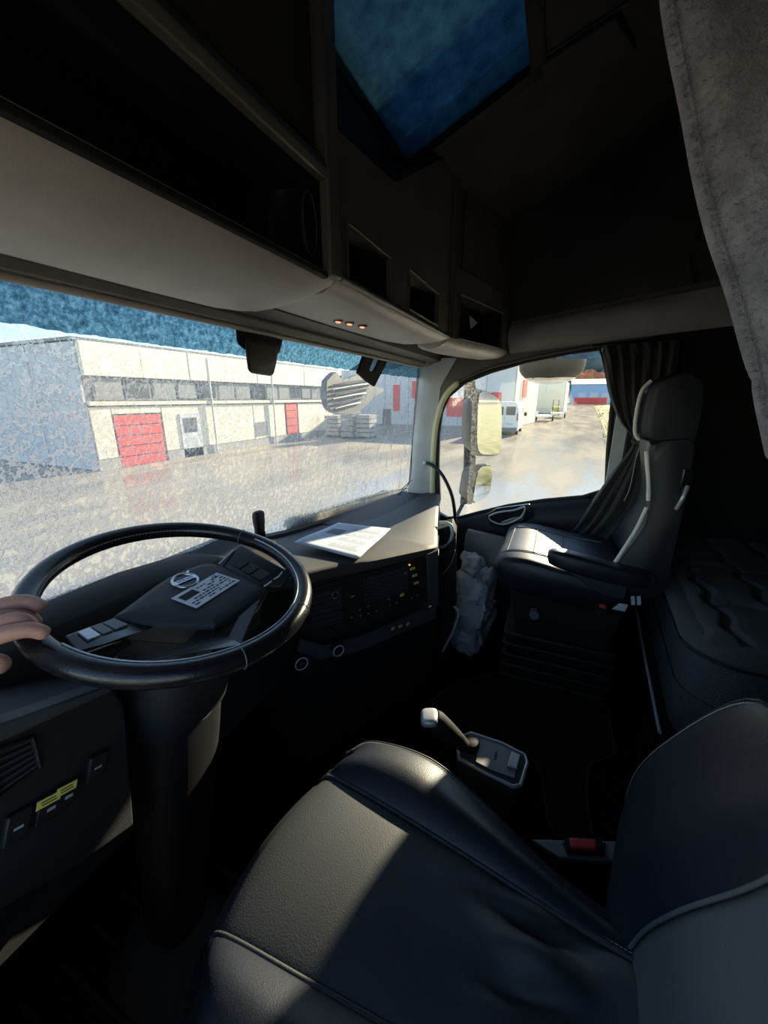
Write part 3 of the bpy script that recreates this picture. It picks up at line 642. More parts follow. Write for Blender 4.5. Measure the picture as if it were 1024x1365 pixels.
# verge
e = [at(*q, 'z', GZ) for q in ((792, 541), (797, 552), (803, 566), (808, 580), (812, 600))]
vg = [[(p.x, p.y, GZ+.02), (p.x, p.y-1.0, GZ+.25), (p.x+2, p.y-12, GZ+.6), (p.x+6, p.y-60, GZ+1.0)] for p in [V((160, -14, 0))]+e+[V((14, -2.6, 0)), V((4, -7, 0)), V((-20, -12, 0))]]
vr = []
for a, b in zip(vg, vg[1:]):
    for k in range(8): vr.append([V(p).lerp(V(q), k/8)+V((0, 0, .10*noise.noise(V((p[0]+k, p[1], 1))))) for p, q in zip(a, b)])
mk('grass_verge', G().grid(vr), 'grass', kind='structure')
gt = G()
for i in range(2600):
    k = random.random()**2; seg = random.choice(vr); t = random.random()*.2; p = V(seg[0]).lerp(V(seg[2]), t)+V((random.uniform(-3, 3), random.uniform(-.6, .3), 0)); h_ = random.uniform(.1, .3)*(1+p.x*.01); a = random.uniform(0, 6.3)
    gt.add([p+V((math.cos(a)*.05, math.sin(a)*.05, 0)), p-V((math.cos(a)*.05, math.sin(a)*.05, 0)), p+V((random.uniform(-.1, .1), random.uniform(-.1, .1), h_))], [(0, 1, 2)])
tags(mk('verge_grass', gt, 'grass'), 'frosted yellow grass on the roadside verge', 'grass', kind='stuff')

# ------------------------------------------------------------------ vehicles
def wheel(parent, c, r=.33, w_=.22, ax=V((0, 1, 0))):
    t = mk('wheel', G().cyl(c-ax*w_/2, c+ax*w_/2, r, n=20), 'tyre', parent, bev=.03)
    mk('hub_cap', G().cyl(c-ax*(w_/2+.01), c-ax*w_/2, r*.6, n=16), 'silver', t)
vr0 = at(690, 578, 'z', GZ); vy0 = vr0.y-.1; vx0 = 30.0; vy0 = at(691, 560, 'x', vx0).y
van = thing('white_van', 'white panel van parked with its rear towards the truck beside the warehouse corner', 'van', (vx0+2.7, vy0+1, GZ))
ph = 1.02
def vsec(x, w0, zt, zb=-1.1, tuck=.12): # a cross-section of the van body
    yc = vy0+1.0; h_ = w0
    return [(x, yc-h_, zb), (x, yc-h_-.02, zb+.7), (x, yc-h_+tuck*.5, zt-.45), (x, yc-h_+tuck+.08, zt-.06), (x, yc-h_+.35, zt), (x, yc+h_-.35, zt), (x, yc+h_-tuck-.08, zt-.06), (x, yc+h_-tuck*.5, zt-.45), (x, yc+h_+.02, zb+.7), (x, yc+h_, zb)]
ZT = at(678, 536, 'x', vx0).z
mk('body', G().loft([vsec(vx0, .96, ZT-.05), vsec(vx0+.1, .99, ZT), vsec(vx0+3.6, .99, ZT+.02), vsec(vx0+4.1, .97, ZT-.15), vsec(vx0+4.7, .93, ZT-.95), vsec(vx0+5.4, .88, ZT-1.15), vsec(vx0+5.5, .8, ZT-1.4)]), 'whitep', van, ang=40)
yc = vy0+1.0
for s in (-1, 1):
    d_ = mk('rear_door', G().box((vx0-.02, yc+s*.45, (ZT-1.1)/2+.05), (.05, .86, ZT+.75)), 'whitep', van, bev=.02)
    mk('rear_window', G().box((vx0-.05, yc+s*.43, ZT-.62), (.03, .66, .62)), 'glassy', d_, bev=.05)
    mk('tail_lamp', G().box((vx0-.03, yc+s*.93, -.1), (.06, .08, .55)), 'red', van, bev=.02)
    wheel(van, V((vx0+.9, yc+s*.88, GZ+.33))); wheel(van, V((vx0+4.3, yc+s*.85, GZ+.33)))
mk('rear_bumper', G().box((vx0-.08, yc, -1.05), (.16, 1.9, .28)), 'greyp', van, bev=.03)
mk('number_plate', G().box((vx0-.06, yc-.4, -.62), (.02, .5, .11)), 'paper', van)
mk('side_window', G().box((vx0+3.9, yc-.93, ZT-.75), (1.0, .06, .55)), 'glassy', van, bev=.05)
mk('wing_mirror', G().box((vx0+4.4, yc-1.15, ZT-1.0), (.12, .22, .3)), 'blackm', van, bev=.03)
for z in (-.35, .35): mk('side_rail', G().box((vx0+2.0, yc-1.01, z), (3.2, .02, .05)), 'cladb', van)
def trailer(name_lbl, x, y, L, cage=True):
    t = thing('car_trailer', name_lbl, 'trailer', (x+L/2, y, GZ))
    mk('deck', G().mm((x, y-.9, GZ+.55), (x+L, y+.9, GZ+.68)), 'whitep', t, bev=.02)
    for s in (-1, 1):
        for k in range(4): mk('side_post', G().mm((x+k*(L-.1)/3, y+s*.88-.04, GZ+.68), (x+k*(L-.1)/3+.08, y+s*.88+.04, GZ+1.15)), 'whitep', t)
        mk('side_board', G().mm((x, y+s*.92-.02, GZ+.72), (x+L, y+s*.92+.02, GZ+1.05)), 'silver', t)
        wheel(t, V((x+L*.5, y+s*.95, GZ+.32)), .32, .2)
        wheel(t, V((x+L*.68, y+s*.95, GZ+.32)), .32, .2)
    mk('drawbar', G().cyl((x+L, y, GZ+.5), (x+L+1.2, y, GZ+.45), .05), 'silver', t)
p = at(715, 563, 'z', GZ); trailer('low white flatbed trailer just beyond the white van', 49.5, p.y-.7, 4.5)
p = at(741, 556, 'z', GZ); trailer('white flatbed trailer farther up the road than the first', p.x-4, p.y-.2, 4.5)
p = at(737, 556, 'z', GZ)
fk = thing('forklift', 'small yellow loader standing behind the flatbed trailers', 'forklift', (71.5, 0, GZ))
fx, fy = 70.5, at(740, 550, 'x', 70.5).y
mk('chassis', G().mm((fx, fy-.6, GZ+.35), (fx+2.2, fy+.6, GZ+1.3)), 'yel', fk, bev=.1)
mk('mast', G().mm((fx-.2, fy-.5, GZ+.2), (fx, fy-.35, GZ+2.4)), 'greyp', fk); mk('mast', G().mm((fx-.2, fy+.35, GZ+.2), (fx, fy+.5, GZ+2.4)), 'greyp', fk)
mk('cab', G().add([], []).mm((fx+.5, fy-.5, GZ+2.3), (fx+1.9, fy+.5, GZ+2.4)), 'yel', fk)
for a in (.5, 1.8):
    for b in (-.45, .45): mk('cab_post', G().mm((fx+a, fy+b-.04, GZ+1.3), (fx+a+.08, fy+b+.04, GZ+2.3)), 'yel', fk)
    for b in (-1, 1): wheel(fk, V((fx+a, fy+b*.6, GZ+.32)), .32, .2)
# crates and a small white sign by the workshop wall, seen dimly through the dew
for i, (px, py, wd, ht) in enumerate([(448, 580, 1.1, 1.4), (468, 582, .9, 1.9), (489, 582, 1.0, 1.5)]):
    p = at(px, py+2, 'z', GZ)
    t = thing('storage_crate', ['low grey storage crate leftmost by the end of the workshop', 'tallest grey storage crate by the end of the workshop', 'low grey storage crate nearest the shaded hall'][i], 'crate', (p.x, p.y, GZ), group='crates beyond the workshop')
    for k in range(5): mk('slat', G().mm((p.x-.6, p.y-wd/2, GZ+.15+k*ht/5), (p.x+.6, p.y+wd/2, GZ+.15+(k+.8)*ht/5)), 'glazing' if i == 1 else 'concrete', t)
    for b in (-.4, .4): mk('runner', G().mm((p.x-.6, p.y+b-.08, GZ), (p.x+.6, p.y+b+.08, GZ+.15)), 'greyp', t)
# low plinth kerb on the yard in front of the workshop
# ------------------------------------------------------------------ truck mirrors outside
def mp(px, py, x=1.38): return at(px, py, 'x', x)
mr = thing('side_mirror', 'tall passenger side mirror with dark arm and two stacked mirror glasses', 'mirror', mp(628, 690))
arm = [(627, 508), (628, 560), (627, 620), (622, 672)]
mk('arm', G().loft([[mp(px-7, py, 1.36), mp(px+7, py, 1.36), mp(px+7, py, 1.42), mp(px-9, py, 1.42)] for px, py in arm]), 'blackm', mr, bev=.006)
mk('bracket', G().tube([mp(608, 690, 1.15), mp(619, 668, 1.25), mp(627, 660, 1.38)], .012, 8), 'blackm', mr)
mk('bracket', G().tube([mp(598, 520, 1.10), mp(612, 506, 1.25), mp(628, 512, 1.38)], .014, 8), 'blackm', mr)
def mirror_glass(o4, nm, back):
    c_ = sum(o4, V())/4; outl = smooth_line(o4+[o4[0]], 1)
    # rounded outline from four corners
    pts = []; 
    for i in range(4):
        a, b, c = o4[i-1], o4[i], o4[(i+1) % 4]; r_ = .28
        p0, p2 = b.lerp(a, r_), b.lerp(c, r_)
        for k in range(5): t = k/4; pts.append(p0*(1-t)**2+b*2*t*(1-t)+p2*t*t)
    hs_ = mk('housing', G().loft([[c_+(p-c_)*1.04 for p in pts], [c_+(p-c_)*1.07+back*.03 for p in pts], [c_+(p-c_)*.8+back*.11 for p in pts]]), 'greyp', mr, ang=60)
    mk('mirror_glass', G().prism([p-back*.004 for p in pts], -back*.003), 'gmirror', hs_)
bk = V((.25, 1, 0)).normalized()
def mq(px, py, n=V((.25, 1, 0)).normalized(), c=None): return onp(px, py, n, c or V((1.42, .36, 1)))
mirror_glass([mq(637, 517), mq(668, 533), mq(667, 606), mq(634, 606)], 'main', bk)
n2 = V((.32, 1, .05)).normalized()
def mq2(px, py): return onp(px, py, n2, V((1.42, .36, .8)))
mirror_glass([mq2(637, 622), mq2(656, 620), mq2(652, 660), mq2(628, 672)], 'wide', n2)
def S_(px, py, y=.696): return at(px, py, 'y', y)
# kerb mirror above the door
km = thing('kerb_mirror', 'rounded grey kerb mirror hanging outside above the passenger door window', 'mirror', at(735, 515, 'x', 1.3))
rows = []
KC = at(735, 488, 'x', 1.30)
for k in range(8):
    t = k/7; rr = math.sin(math.pi*(.5+t*.5)) if k < 7 else .02; zz = -.095*math.sin(math.pi*.5*t)
    rows.append([KC+V((math.cos(a)*.075*rr+.0, math.sin(a)*.165*rr, zz)) for a in [2*math.pi*i/24 for i in range(24)]])
mk('shell', G().loft([[p+V((0, 0, .03)) for p in rows[0]]]+rows), 'greyp', km, ang=80)
mk('mirror_glass', G().loft([[KC+(p-KC)*1.015 for p in r_] for r_ in rows[3:]]), 'gmirror', km, ang=80, label='convex mirror glass')
mk('arm', G().tube([KC+V((0, 0, .02)), KC+V((-.02, .02, .16)), KC+V((-.2, .02, .25))], .02, 8), 'blackm', km)
# front mirror
fm = thing('front_mirror', 'rounded front mirror on a forked black arm outside the top of the windscreen', 'mirror', at(470, 530, 'y', 1.12))
def fp(px, py, y=1.05): return at(px, py, 'y', y)
mk('arm_root', G().tube([V((.42, .80, 1.50)), fp(500, 470, 1.05)], .014, 8), 'blackm', fm)
FC = fp(466, 524, 1.15); pts = []
ol = [(436, 508), (449, 496), (458, 506), (484, 499), (501, 514), (512, 520), (498, 530), (478, 549), (452, 551), (437, 540)]
pts = smooth_line([fp(*q, 1.12) for q in ol]+[fp(*ol[0], 1.12)], 3)[:-1]
c_ = sum(pts, V())/len(pts)
hs_ = mk('housing', G().loft([pts, [c_+(p-c_)*1.02+V((0, .03, 0)) for p in pts], [c_+(p-c_)*.6+V((0, .10, 0)) for p in pts]]), 'greyp', fm, ang=60)
for k in range(6):  # striped reflection in the mirror glass, built as dark and grey bars
    y0_ = 510+k*6.4; a, b = fp(442+abs(k-2)*1.5, y0_+3, 1.112), fp(500-k*4, y0_-5, 1.112)
    mk('rib', G().tube(smooth_line([a, (a+b)/2+V((0, -.008, .004)), b], 4), .0045+.001*(k % 2), 6), 'strip' if k % 2 else 'blackm', hs_)
fb = thing('forked_bracket', 'flat black forked bracket fixed inside the top right of the windscreen', 'bracket', S_(497, 490))
mk('fork', G().prism([S_(488, 468), S_(502, 470), S_(493, 493), S_(496, 496), S_(500, 494), S_(508, 478), S_(518, 480), S_(500, 515), S_(490, 508), S_(478, 497)], (0, .012, 0)), 'blackm', fb, bev=.002)
mk('clip', G().box(S_(506, 472), (.03, .02, .012)), 'blackm', fb, bev=.002)
# wiper and scuttle under the windscreen
sc = mk('windscreen_scuttle', G().loft([[(x, ws_y(x, .66)+.01, .675), (x, ws_y(x, .66)+.02, .69), (x, ws_y(x, .66)+.12, .672), (x, ws_y(x, .66)+.12, .60), (x, ws_y(x, .66)+.01, .60)] for x in [-1.1+.215*i for i in range(11)]]), 'greyp', kind='structure')
wp = thing('wiper', 'frost-edged windscreen wiper lying along the foot of the glass', 'wiper', (.4, .98, .69))
def wpt(px, py, off=.045):
    # point just outside the glass
    y = .9
    for _ in range(12): q = at(px, py, 'y', y); y = ws_y(q.x, q.z)+off
    return at(px, py, 'y', y)
wl_ = smooth_line([wpt(379, 701), wpt(392, 691), wpt(425, 682), wpt(480, 665), wpt(520, 655), wpt(546, 650)], 6)
mk('blade', G().tube(wl_, .0075, 6), 'rubber', wp, ang=80)
mk('arm', G().tube(smooth_line([wpt(408, 690, .065), wpt(450, 676, .07), wpt(498, 661, .065)], 5), .008, 8), 'bluep', wp, ang=80)
lg = G().loft([[wpt(a, b+4, .012), wpt(a+2, b-10*k, .016), wpt(a+2, b-10*k, .045), wpt(a, b+8, .05)] for a, b, k in ((380, 708, .7), (388, 703, 1), (430, 692, 1), (480, 678, .9), (520, 666, .8), (550, 657, .6))])
mk('trim_11', lg, 'clad', kind='structure')
fz = G()
for i in range(420):
    t = random.random()**1.6; p = wl_[int(t*(len(wl_)-2))].lerp(wl_[int(t*(len(wl_)-2))+1], random.random()); h_ = random.uniform(.006, .03)*(1-.7*t); a = random.uniform(-.5, .5)
    p = p+V((random.uniform(-.004, .004), random.uniform(-.012, 0), 0)); fz.tube([p, p+V((a*h_, 0, h_))], [.0013, .0004], 4)
mk('frost', fz, 'clad2', wp, kind='stuff', label='white frost spikes on the blade')
cbt = smooth_line([at(549, 600, 'y', .70), at(548, 628, 'y', .715), at(543, 648, 'y', .735), at(530, 660, 'y', .76)], 6)
tags(mk('antenna_cable', G().tube(cbt, .0022, 6).tube(smooth_line([at(549, 640, 'y', .72), at(538, 650, 'y', .74), at(533, 660, 'y', .75)], 4), .0022, 6), 'rubber', ang=80), 'thin black cable hanging at the lower right corner of the windscreen', 'cable')

# ================================================================== INSIDE: dashboard
db = thing('dashboard', 'dark grey dashboard wrapping from the steering column across to the passenger door', 'dashboard', (.1, .7, .2))
FA, FB = V((-.27, .60, .76)), V((.15, .335, .752))
fd = (FB-FA); fd.z = 0; FLEN = fd.length; fd.normalize(); fn = V((fd.y, -fd.x, 0)); fn = fn if fn.y < 0 else -fn
FM = frame(fd, (0, 0, 1))
def fpn(px, py, h=0.0): return onp(px, py, fn, FA, h)
def wy(x, z): return ws_y(x, z)-.012
# top pad (top surface runs from the windscreen's foot to the driver-facing edge)
back = [(-1.12, .86), (-.9, .86), (-.6, .845), (-.3, .812), (.05, .742), (.4, .698), (.75, .682), (1.03, .688)]
back = [V((x, wy(x, z), z)) for x, z in back]
front = [V((-1.12, .74, .86)), V((-.9, .74, .865)), V((-.6, .70, .84)), V((-.30, .625, .80)), (FA+FB)/2+V((-.07, .06, .012)), V((.13, .35, .757)), V((.52, .44, .742)), V((1.03, .565, .725))]
front = [V((-1.12, .74, .86)), V((-.9, .74, .865)), V((-.55, .70, .835)), FA+V((.0, .0, .02)), FA.lerp(FB, .5)+V((0, 0, .008)), FB, V((.50, .435, .745)), V((1.03, .575, .725))]
bs_, fs_ = smooth_line(back, 4), smooth_line(front[:6], 4)[:-1]+smooth_line(front[5:], 4)
rows = []
for k in range(len(bs_)):
    a = bs_[k]; b = fs_[min(k, len(fs_)-1)]
    rows.append([a+V((0, 0, -.06)), a, a.lerp(b, .33)+V((0, 0, .006)), a.lerp(b, .66)+V((0, 0, .008)), b+(a-b).normalized()*.02+V((0, 0, .003)), b+(a-b).normalized()*.004+V((0, 0, -.006)), b+V((0, 0, -.028)), b+(a-b).normalized()*.02+V((0, 0, -.05)), a.lerp(b, .5)+V((0, 0, -.06))])
mk('top_pad', G().loft(rows), 'dash', db, ang=50)
# dark band of the windscreen's foot
bb = [p+V((0, -.006, .004)) for p in bs_]
mk('windscreen_gasket', G().loft([[p+V((0, 0, -.03)), p+V((0, -.012, -.02)), p+V((0, -.010, .010)), p+V((0, .006, .016)), p+V((0, .010, -.02))] for p in bb]), 'rubber', db, ang=60)
# centre stack body
sb_ = G().prism([FA+V((0, 0, -.03)), FB+V((0, 0, -.03)), V((.36, .39, .72)), V((.40, .62, .72)), V((.2, .85, .72)), V((-.25, .85, .72))], (0, 0, -.02))
foot = [FA+fn*-.006, FB+fn*-.006, V((.30, .375, .7)), V((.36, .5, .7)), V((.2, .85, .7)), V((-.25, .85, .7))]
def ring(z, dx=0, sh=0): return [V((p.x+dx, p.y, z))-fn*sh*(1 if i < 2 else 0) for i, p in enumerate(foot)]
mk('centre_stack', G().loft([ring(.735), ring(.60), ring(.545), ring(.535, 0, .005), ring(.40, 0, .03), ring(.16, .0, .06), ring(.02, 0, .08)]), 'dashlow', db, ang=35)
# passenger side lower body
mk('glovebox_body', G().loft([[(x, y-.02, .715), (x, y-.035, .60), (x, y+.02, .35), (x, y+.12, .20), (x, .93, .20), (x, .93, .715)] for x, y in ((.30, .42), (.52, .475), (1.02, .60))]), 'dashlow', db, ang=40, bev=.004)
mk('glovebox_lid', G().loft([[(x, y-.045, .58), (x, y-.006, .37), (x, y+.02, .37), (x, y-.02, .58)] for x, y in ((.36, .435), (.98, .59))]), 'dash', db, bev=.004)
# flat panel set in the stack face
def onface(name, quad, mat, parent, th=.006, h=0.0, **k):
    return mk(name, G().prism([p+fn*h for p in quad], fn*th), mat, parent, **k)
PF = lambda u, z, h=0.0: V((FA.x, FA.y, 0))+fd*u+fn*h+V((0, 0, z))
def uv(px, py): p = fpn(px, py); return (p-FA).dot(fd), p.z
onface('instrument_panel', [fpn(409, 785), fpn(563, 742), fpn(568, 800), fpn(470, 838), fpn(425, 842), fpn(409, 830)], 'blackm', db, .006)
onface('trim_band', [fpn(400, 850), fpn(430, 858), fpn(475, 848), fpn(578, 806), fpn(578, 822), fpn(475, 866), fpn(425, 876), fpn(395, 866)], 'strip', db, .012)
onface('right_border', [fpn(568, 738), fpn(582, 732), fpn(582, 806), fpn(571, 806)], 'strip', db, .010)
def vent(q0, nsl, parent, lab=None):     # q0: four pixel corners, clockwise from top left
    Q = [fpn(*q) for q in q0]
    v_ = mk('air_vent', G().tube([p+fn*.010 for p in Q], .003, 6, closed=True), 'black', parent)
    mk('duct', G().prism([p+fn*.0065 for p in Q], fn*.001), 'ink', v_)
    for k in range(nsl):
        t = (k+.5)/nsl; a, b = Q[0].lerp(Q[3], t), Q[1].lerp(Q[2], t)
        mk('slat', G().prism([a+fn*.007+V((0, 0, .002)), b+fn*.007+V((0, 0, .002)), b+fn*.017-V((0, 0, .002)), a+fn*.017-V((0, 0, .002))], V((0, 0, .0022))), 'dash', v_)
    return v_
vent([(411, 790), (452, 779), (455, 828), (416, 838)], 7, db)
vent([(480, 770), (540, 752), (542, 786), (483, 803)], 7, db)
p = fpn(447, 793, .014); mk('ignition_ring', G().tube([p+FM @ V((.010*math.cos(a), 0, .011*math.sin(a))) for a in [math.tau*i/20 for i in range(20)]], .0022, 6, closed=True), 'greyp', db)
mk('ignition_barrel', G().cyl(p-fn*.008, p+fn*.003, .008), 'black', db)
# switch banks
def sw(px, py, w_=.018, h_=.012, mat='black', lab=None, nm='switch', hh=.008, par=None, mark=True):
    p = fpn(px, py, hh); o = mk(nm, G().box(p, (w_, .008, h_), FM), mat, par or db, bev=.0015, label=lab)
    if mark: mk('symbol', G().box(p+fn*.0046, (w_*.35, .0006, h_*.3), FM), 'paleink' if mat != 'yellow' else 'ink', o)
    return o
for q in [(468, 822), (479, 812), (480, 820), (490, 807), (490, 817), (501, 813), (517, 798), (519, 806), (528, 803), (548, 796), (556, 793)]: sw(*q, .014, .012)
for q, c_ in [((550, 758), 'yellow'), ((553, 767), 'yellow'), ((555, 777), 'yellow')]:
    sw(*q, .021, .012, 'black', nm='switch'); p = fpn(*q, .014)
    lb_ = mk('yellow_label', G().box(p, (.020, .0008, .0085), FM), 'yellow', db, label='small yellow labelled switch')
    for dz in (-.0016, .0016): mk('lettering', G().box(p+fn*.0006+V((0, 0, dz)), (.014, .0004, .0012), FM), 'ink', lb_)
for q in [(536, 793)]:
    p = fpn(*q, .014); sw(*q); lb_ = mk('yellow_label', G().box(p, (.016, .0008, .010), FM), 'yellow', db, label='small yellow labelled switch')
    mk('lettering', G().box(p+fn*.0006, (.006, .0004, .003), FM), 'ink', lb_)
mk('warning_lamp', G().box(fpn(546, 753, .012), (.005, .004, .004), FM), 'led', db)
for q in [(541, 764), (542, 776), (470, 795)]: mk('print', G().box(fpn(*q, .0075), (.012, .0008, .003), FM), 'paleink', db)
# three yellow switches and two ringed knobs on the lower panel
for q in [(524, 838), (534, 835), (544, 832)]:
    sw(q[0], q[1]+2, .017, .02, 'black', mark=False); p = fpn(*q, .015)
    lb_ = mk('yellow_label', G().box(p, (.013, .0008, .010), FM), 'yellow', db, label='yellow label of a lower switch'); mk('lettering', G().box(p+fn*.0006, (.006, .0004, .003), FM), 'ink', lb_)
for q, r_ in [((400, 882), .0185), ((449, 865), .017)]:
    p = fpn(*q, .030); k_ = mk('rotary_knob', G().cyl(p-fn*.035, p+fn*.012, r_*.86, r_*.78, 28), 'black', db)
    mk('knob_ring', G().tube([p+fn*.012+FM @ V((r_*math.cos(a), 0, r_*math.sin(a))) for a in [math.tau*i/36 for i in range(36)]], .0018, 6, closed=True), 'ltgrey', k_, ang=80, label='bright ring')
    mk('symbol', G().box(p+fn*.0125, (.008, .0006, .001), FM), 'paleink', k_)
for q in [(420, 862), (470, 853), (488, 848), (505, 843)]: sw(q[0], q[1]+14, .02, .022, 'black', mark=False, hh=-.004)
# cup holder and silver bars on the passenger side of the stack
cpx = .40
def cq(px, py, x=.40): return at(px, py, 'x', x)
mk('cup_holder', G().loft([[cq(583, 706), cq(603, 700), cq(608, 712), cq(606, 760), cq(588, 770)], [p+V((.10, .02, 0)) for p in (cq(583, 706), cq(603, 700), cq(608, 712), cq(606, 760), cq(588, 770))]]), 'blackm', db, bev=.004)
mk('cup_holder_rim', G().tube(smooth_line([cq(582, 729), cq(596, 727), cq(603, 714), cq(602, 702), cq(595, 697), cq(586, 697)], 4), .0080, 8), 'ltgrey', db, ang=80, label='pale silver rim')
mk('side_panel', G().loft([[cq(588, 735, x), cq(608, 715, x), cq(609, 800, x), cq(598, 880, x), cq(584, 880, x), cq(576, 800, x)] for x in (.385, .5)]), 'black', db, bev=.005)
mk('side_bar', G().tube(smooth_line([cq(605, 808, .378), cq(611, 818, .378), cq(604, 842, .378), cq(590, 868, .378)], 4), .0055, 8), 'ltgrey', db, ang=80, label='thin bright vertical bar')
mk('edge_line', G().tube(smooth_line([cq(607, 733, .378), cq(602, 750, .378), cq(590, 766, .378)], 4), .0018, 6), 'silver', db, ang=80)
# left: driver's outer panel with vent and yellow labelled switches
LN = V((.12, -1, .05)).normalized(); LO = V((-1.0, .56, .8))
def lp_(px, py, h=0.0): return onp(px, py, LN, LO, h)
mk('side_binnacle', G().prism([lp_(-60, 985), lp_(0, 962), lp_(150, 912), lp_(168, 940), lp_(180, 1100), lp_(112, 1150), lp_(0, 1215), lp_(-60, 1250)], -LN*.22), 'dashlow', db, bev=.006)
mk('top_rail', G().prism([lp_(-60, 990, .010), lp_(0, 966, .010), lp_(146, 913, .010), lp_(150, 922, .010), lp_(0, 990, .010), lp_(-60, 1015, .010)], -LN*.03), 'strip', db, bev=.003, label='slate coloured top rail')
Q = [lp_(-10, 1000), lp_(40, 982), lp_(50, 1022), lp_(-6, 1062)]
v_ = mk('air_vent', G().tube([p+LN*.004 for p in Q], .003, 6, closed=True), 'black', db)
for k in range(6):
    t = (k+.5)/6; a, b = Q[0].lerp(Q[3], t), Q[1].lerp(Q[2], t); mk('slat', G().tube([a+LN*.002, b+LN*.002], .0022, 6), 'dash', v_)
LE = (lp_(150, 1000)-lp_(0, 1075)).normalized(); LM = frame(LE, (0, 0, 1))
for q, wq in (((62, 1066), .030), ((86, 1050), .027)):
    p = lp_(*q, .004); o = mk('switch', G().box(p-V((0, 0, .012)), (wq, .008, .034), LM), 'black', db, bev=.002)
    lb_ = mk('yellow_label', G().box(p+LN*.0045+V((0, 0, .0)), (wq*.95, .001, .011), LM), 'yellow', db, label='bright yellow label strip')
    for dz in (-.002, .002): mk('lettering', G().box(p+LN*.0052+V((0, 0, dz)), (wq*.6, .0004, .0013), LM), 'ink', lb_)
    mk('print', G().box(p+LN*.0045-V((0, 0, .014)), (.010, .0005, .004), LM), 'paleink', o)
for q in ((128, 1022), (22, 1102)):
    p = lp_(*q, .004); o = mk('switch', G().box(p, (.026, .008, .036), LM), 'black', db, bev=.002); mk('symbol', G().box(p+LN*.0045, (.010, .0005, .003), LM), 'paleink', o)
# instrument binnacle behind the wheel
mk('instrument_hood', G().loft([[(x, .70, z-.10), (x, .695, z-.01), (x, .72, z+.008), (x, .80, z+.012), (x, .87, z-.005), (x, .90, z-.12)] for x, z in ((-.98, .84), (-.93, .872), (-.80, .882), (-.60, .878), (-.45, .862), (-.38, .83))]), 'blackm', db, ang=60)
mk('instrument_glass', G().prism([(-.92, .705, .76), (-.46, .705, .76), (-.48, .70, .845), (-.90, .70, .845)], (0, .004, 0)), 'blackg', db)
mk('lower_cowl', G().loft([[(x, .62, .50), (x, .66, .70), (x, .74, .84), (x, .92, .84), (x, .93, .50)] for x in (-1.15, -.85, -.5, -.22)]), 'blackm', db, ang=60)

# ------------------------------------------------------------------ steering wheel and column
WC = V((-.6572, .5883, .9273)); T = .237
WN = V((0, -math.sin(T), math.cos(T))); WU = V((1, 0, 0)); WW = WN.cross(WU)
WM = Matrix((WU, WW, WN)).transposed()
def wl2(u, w_, h=0.0): return WC+WU*u+WW*w_+WN*h
def wp_(px, py, h=0.0): return onp(px, py, WN, WC, h)
sw_ = thing('steering_wheel', 'large black leather steering wheel with padded centre and white sticker', 'steering wheel', WC-WN*.12)
RR = .2145
mk('rim', G().loft([[wl2((RR+.0175*math.cos(b))*math.cos(a), (RR+.0175*math.cos(b))*math.sin(a), .0165*math.sin(b)) for b in [math.tau*j/16 for j in range(16)]] for a in [math.tau*i/96 for i in range(97)]], False), 'rim', sw_, ang=80)
# seam rings on the rim (inner stitched line), joint lines
ri = [wl2((RR-.0165)*math.cos(a), (RR-.0165)*math.sin(a), .006) for a in [math.radians(d) for d in range(20, 166, 2)]]
mk('rim_stitching', stitches(ri, .0065, .0045, .0008), 'thread', sw_, kind='stuff')
mk('inner_bead', G().tube([wl2((RR-.012)*math.cos(a), (RR-.012)*math.sin(a), .0135) for a in [math.radians(d) for d in range(-176, 8, 4)]], .0012, 6), 'silver', sw_, ang=80, label='fine bright bead along the lower rim')
for d in (15, 165, 250, 290): mk('rim_joint', G().tube([wl2((RR+.0180*math.cos(b))*math.cos(math.radians(d)), (RR+.0180*math.cos(b))*math.sin(math.radians(d)), .0170*math.sin(b)) for b in [math.tau*j/16 for j in range(16)]], .0008, 5, closed=True), 'greyp', sw_)
HB = -.018
hub = [(-.098, .022), (-.055, .052), (.045, .058), (.098, .030), (.108, -.02), (.088, -.100), (.050, -.125), (-.055, -.118), (-.085, -.098), (-.108, -.03)]
HQ = [wp_(148, 824, HB), wp_(170, 808, HB), wp_(222, 771, HB), wp_(262, 754, HB), wp_(283, 751, HB), wp_(312, 761, HB), wp_(352, 781, HB), wp_(354, 788, HB), wp_(327, 808, HB), wp_(290, 832, HB), wp_(280, 834, HB), wp_(215, 832, HB), wp_(160, 827, HB)]
HQ = smooth_line(HQ+[HQ[0]], 3)[:-1]; hc = sum(HQ, V())/len(HQ)
def sc_(k, dz): return [hc+(p-hc)*k+WN*dz for p in HQ]
pad = mk('airbag_cover', G().loft([sc_(.90, -.045), sc_(1.0, -.016), sc_(1.0, -.004), sc_(.97, .001), sc_(.80, .005), sc_(.4, .008), sc_(.02, .009)]), 'dash', sw_, ang=50)
mk('hub_base', G().loft([sc_(.95, -.085), sc_(.92, -.045), sc_(.5, -.04)]), 'black', sw_, ang=50)
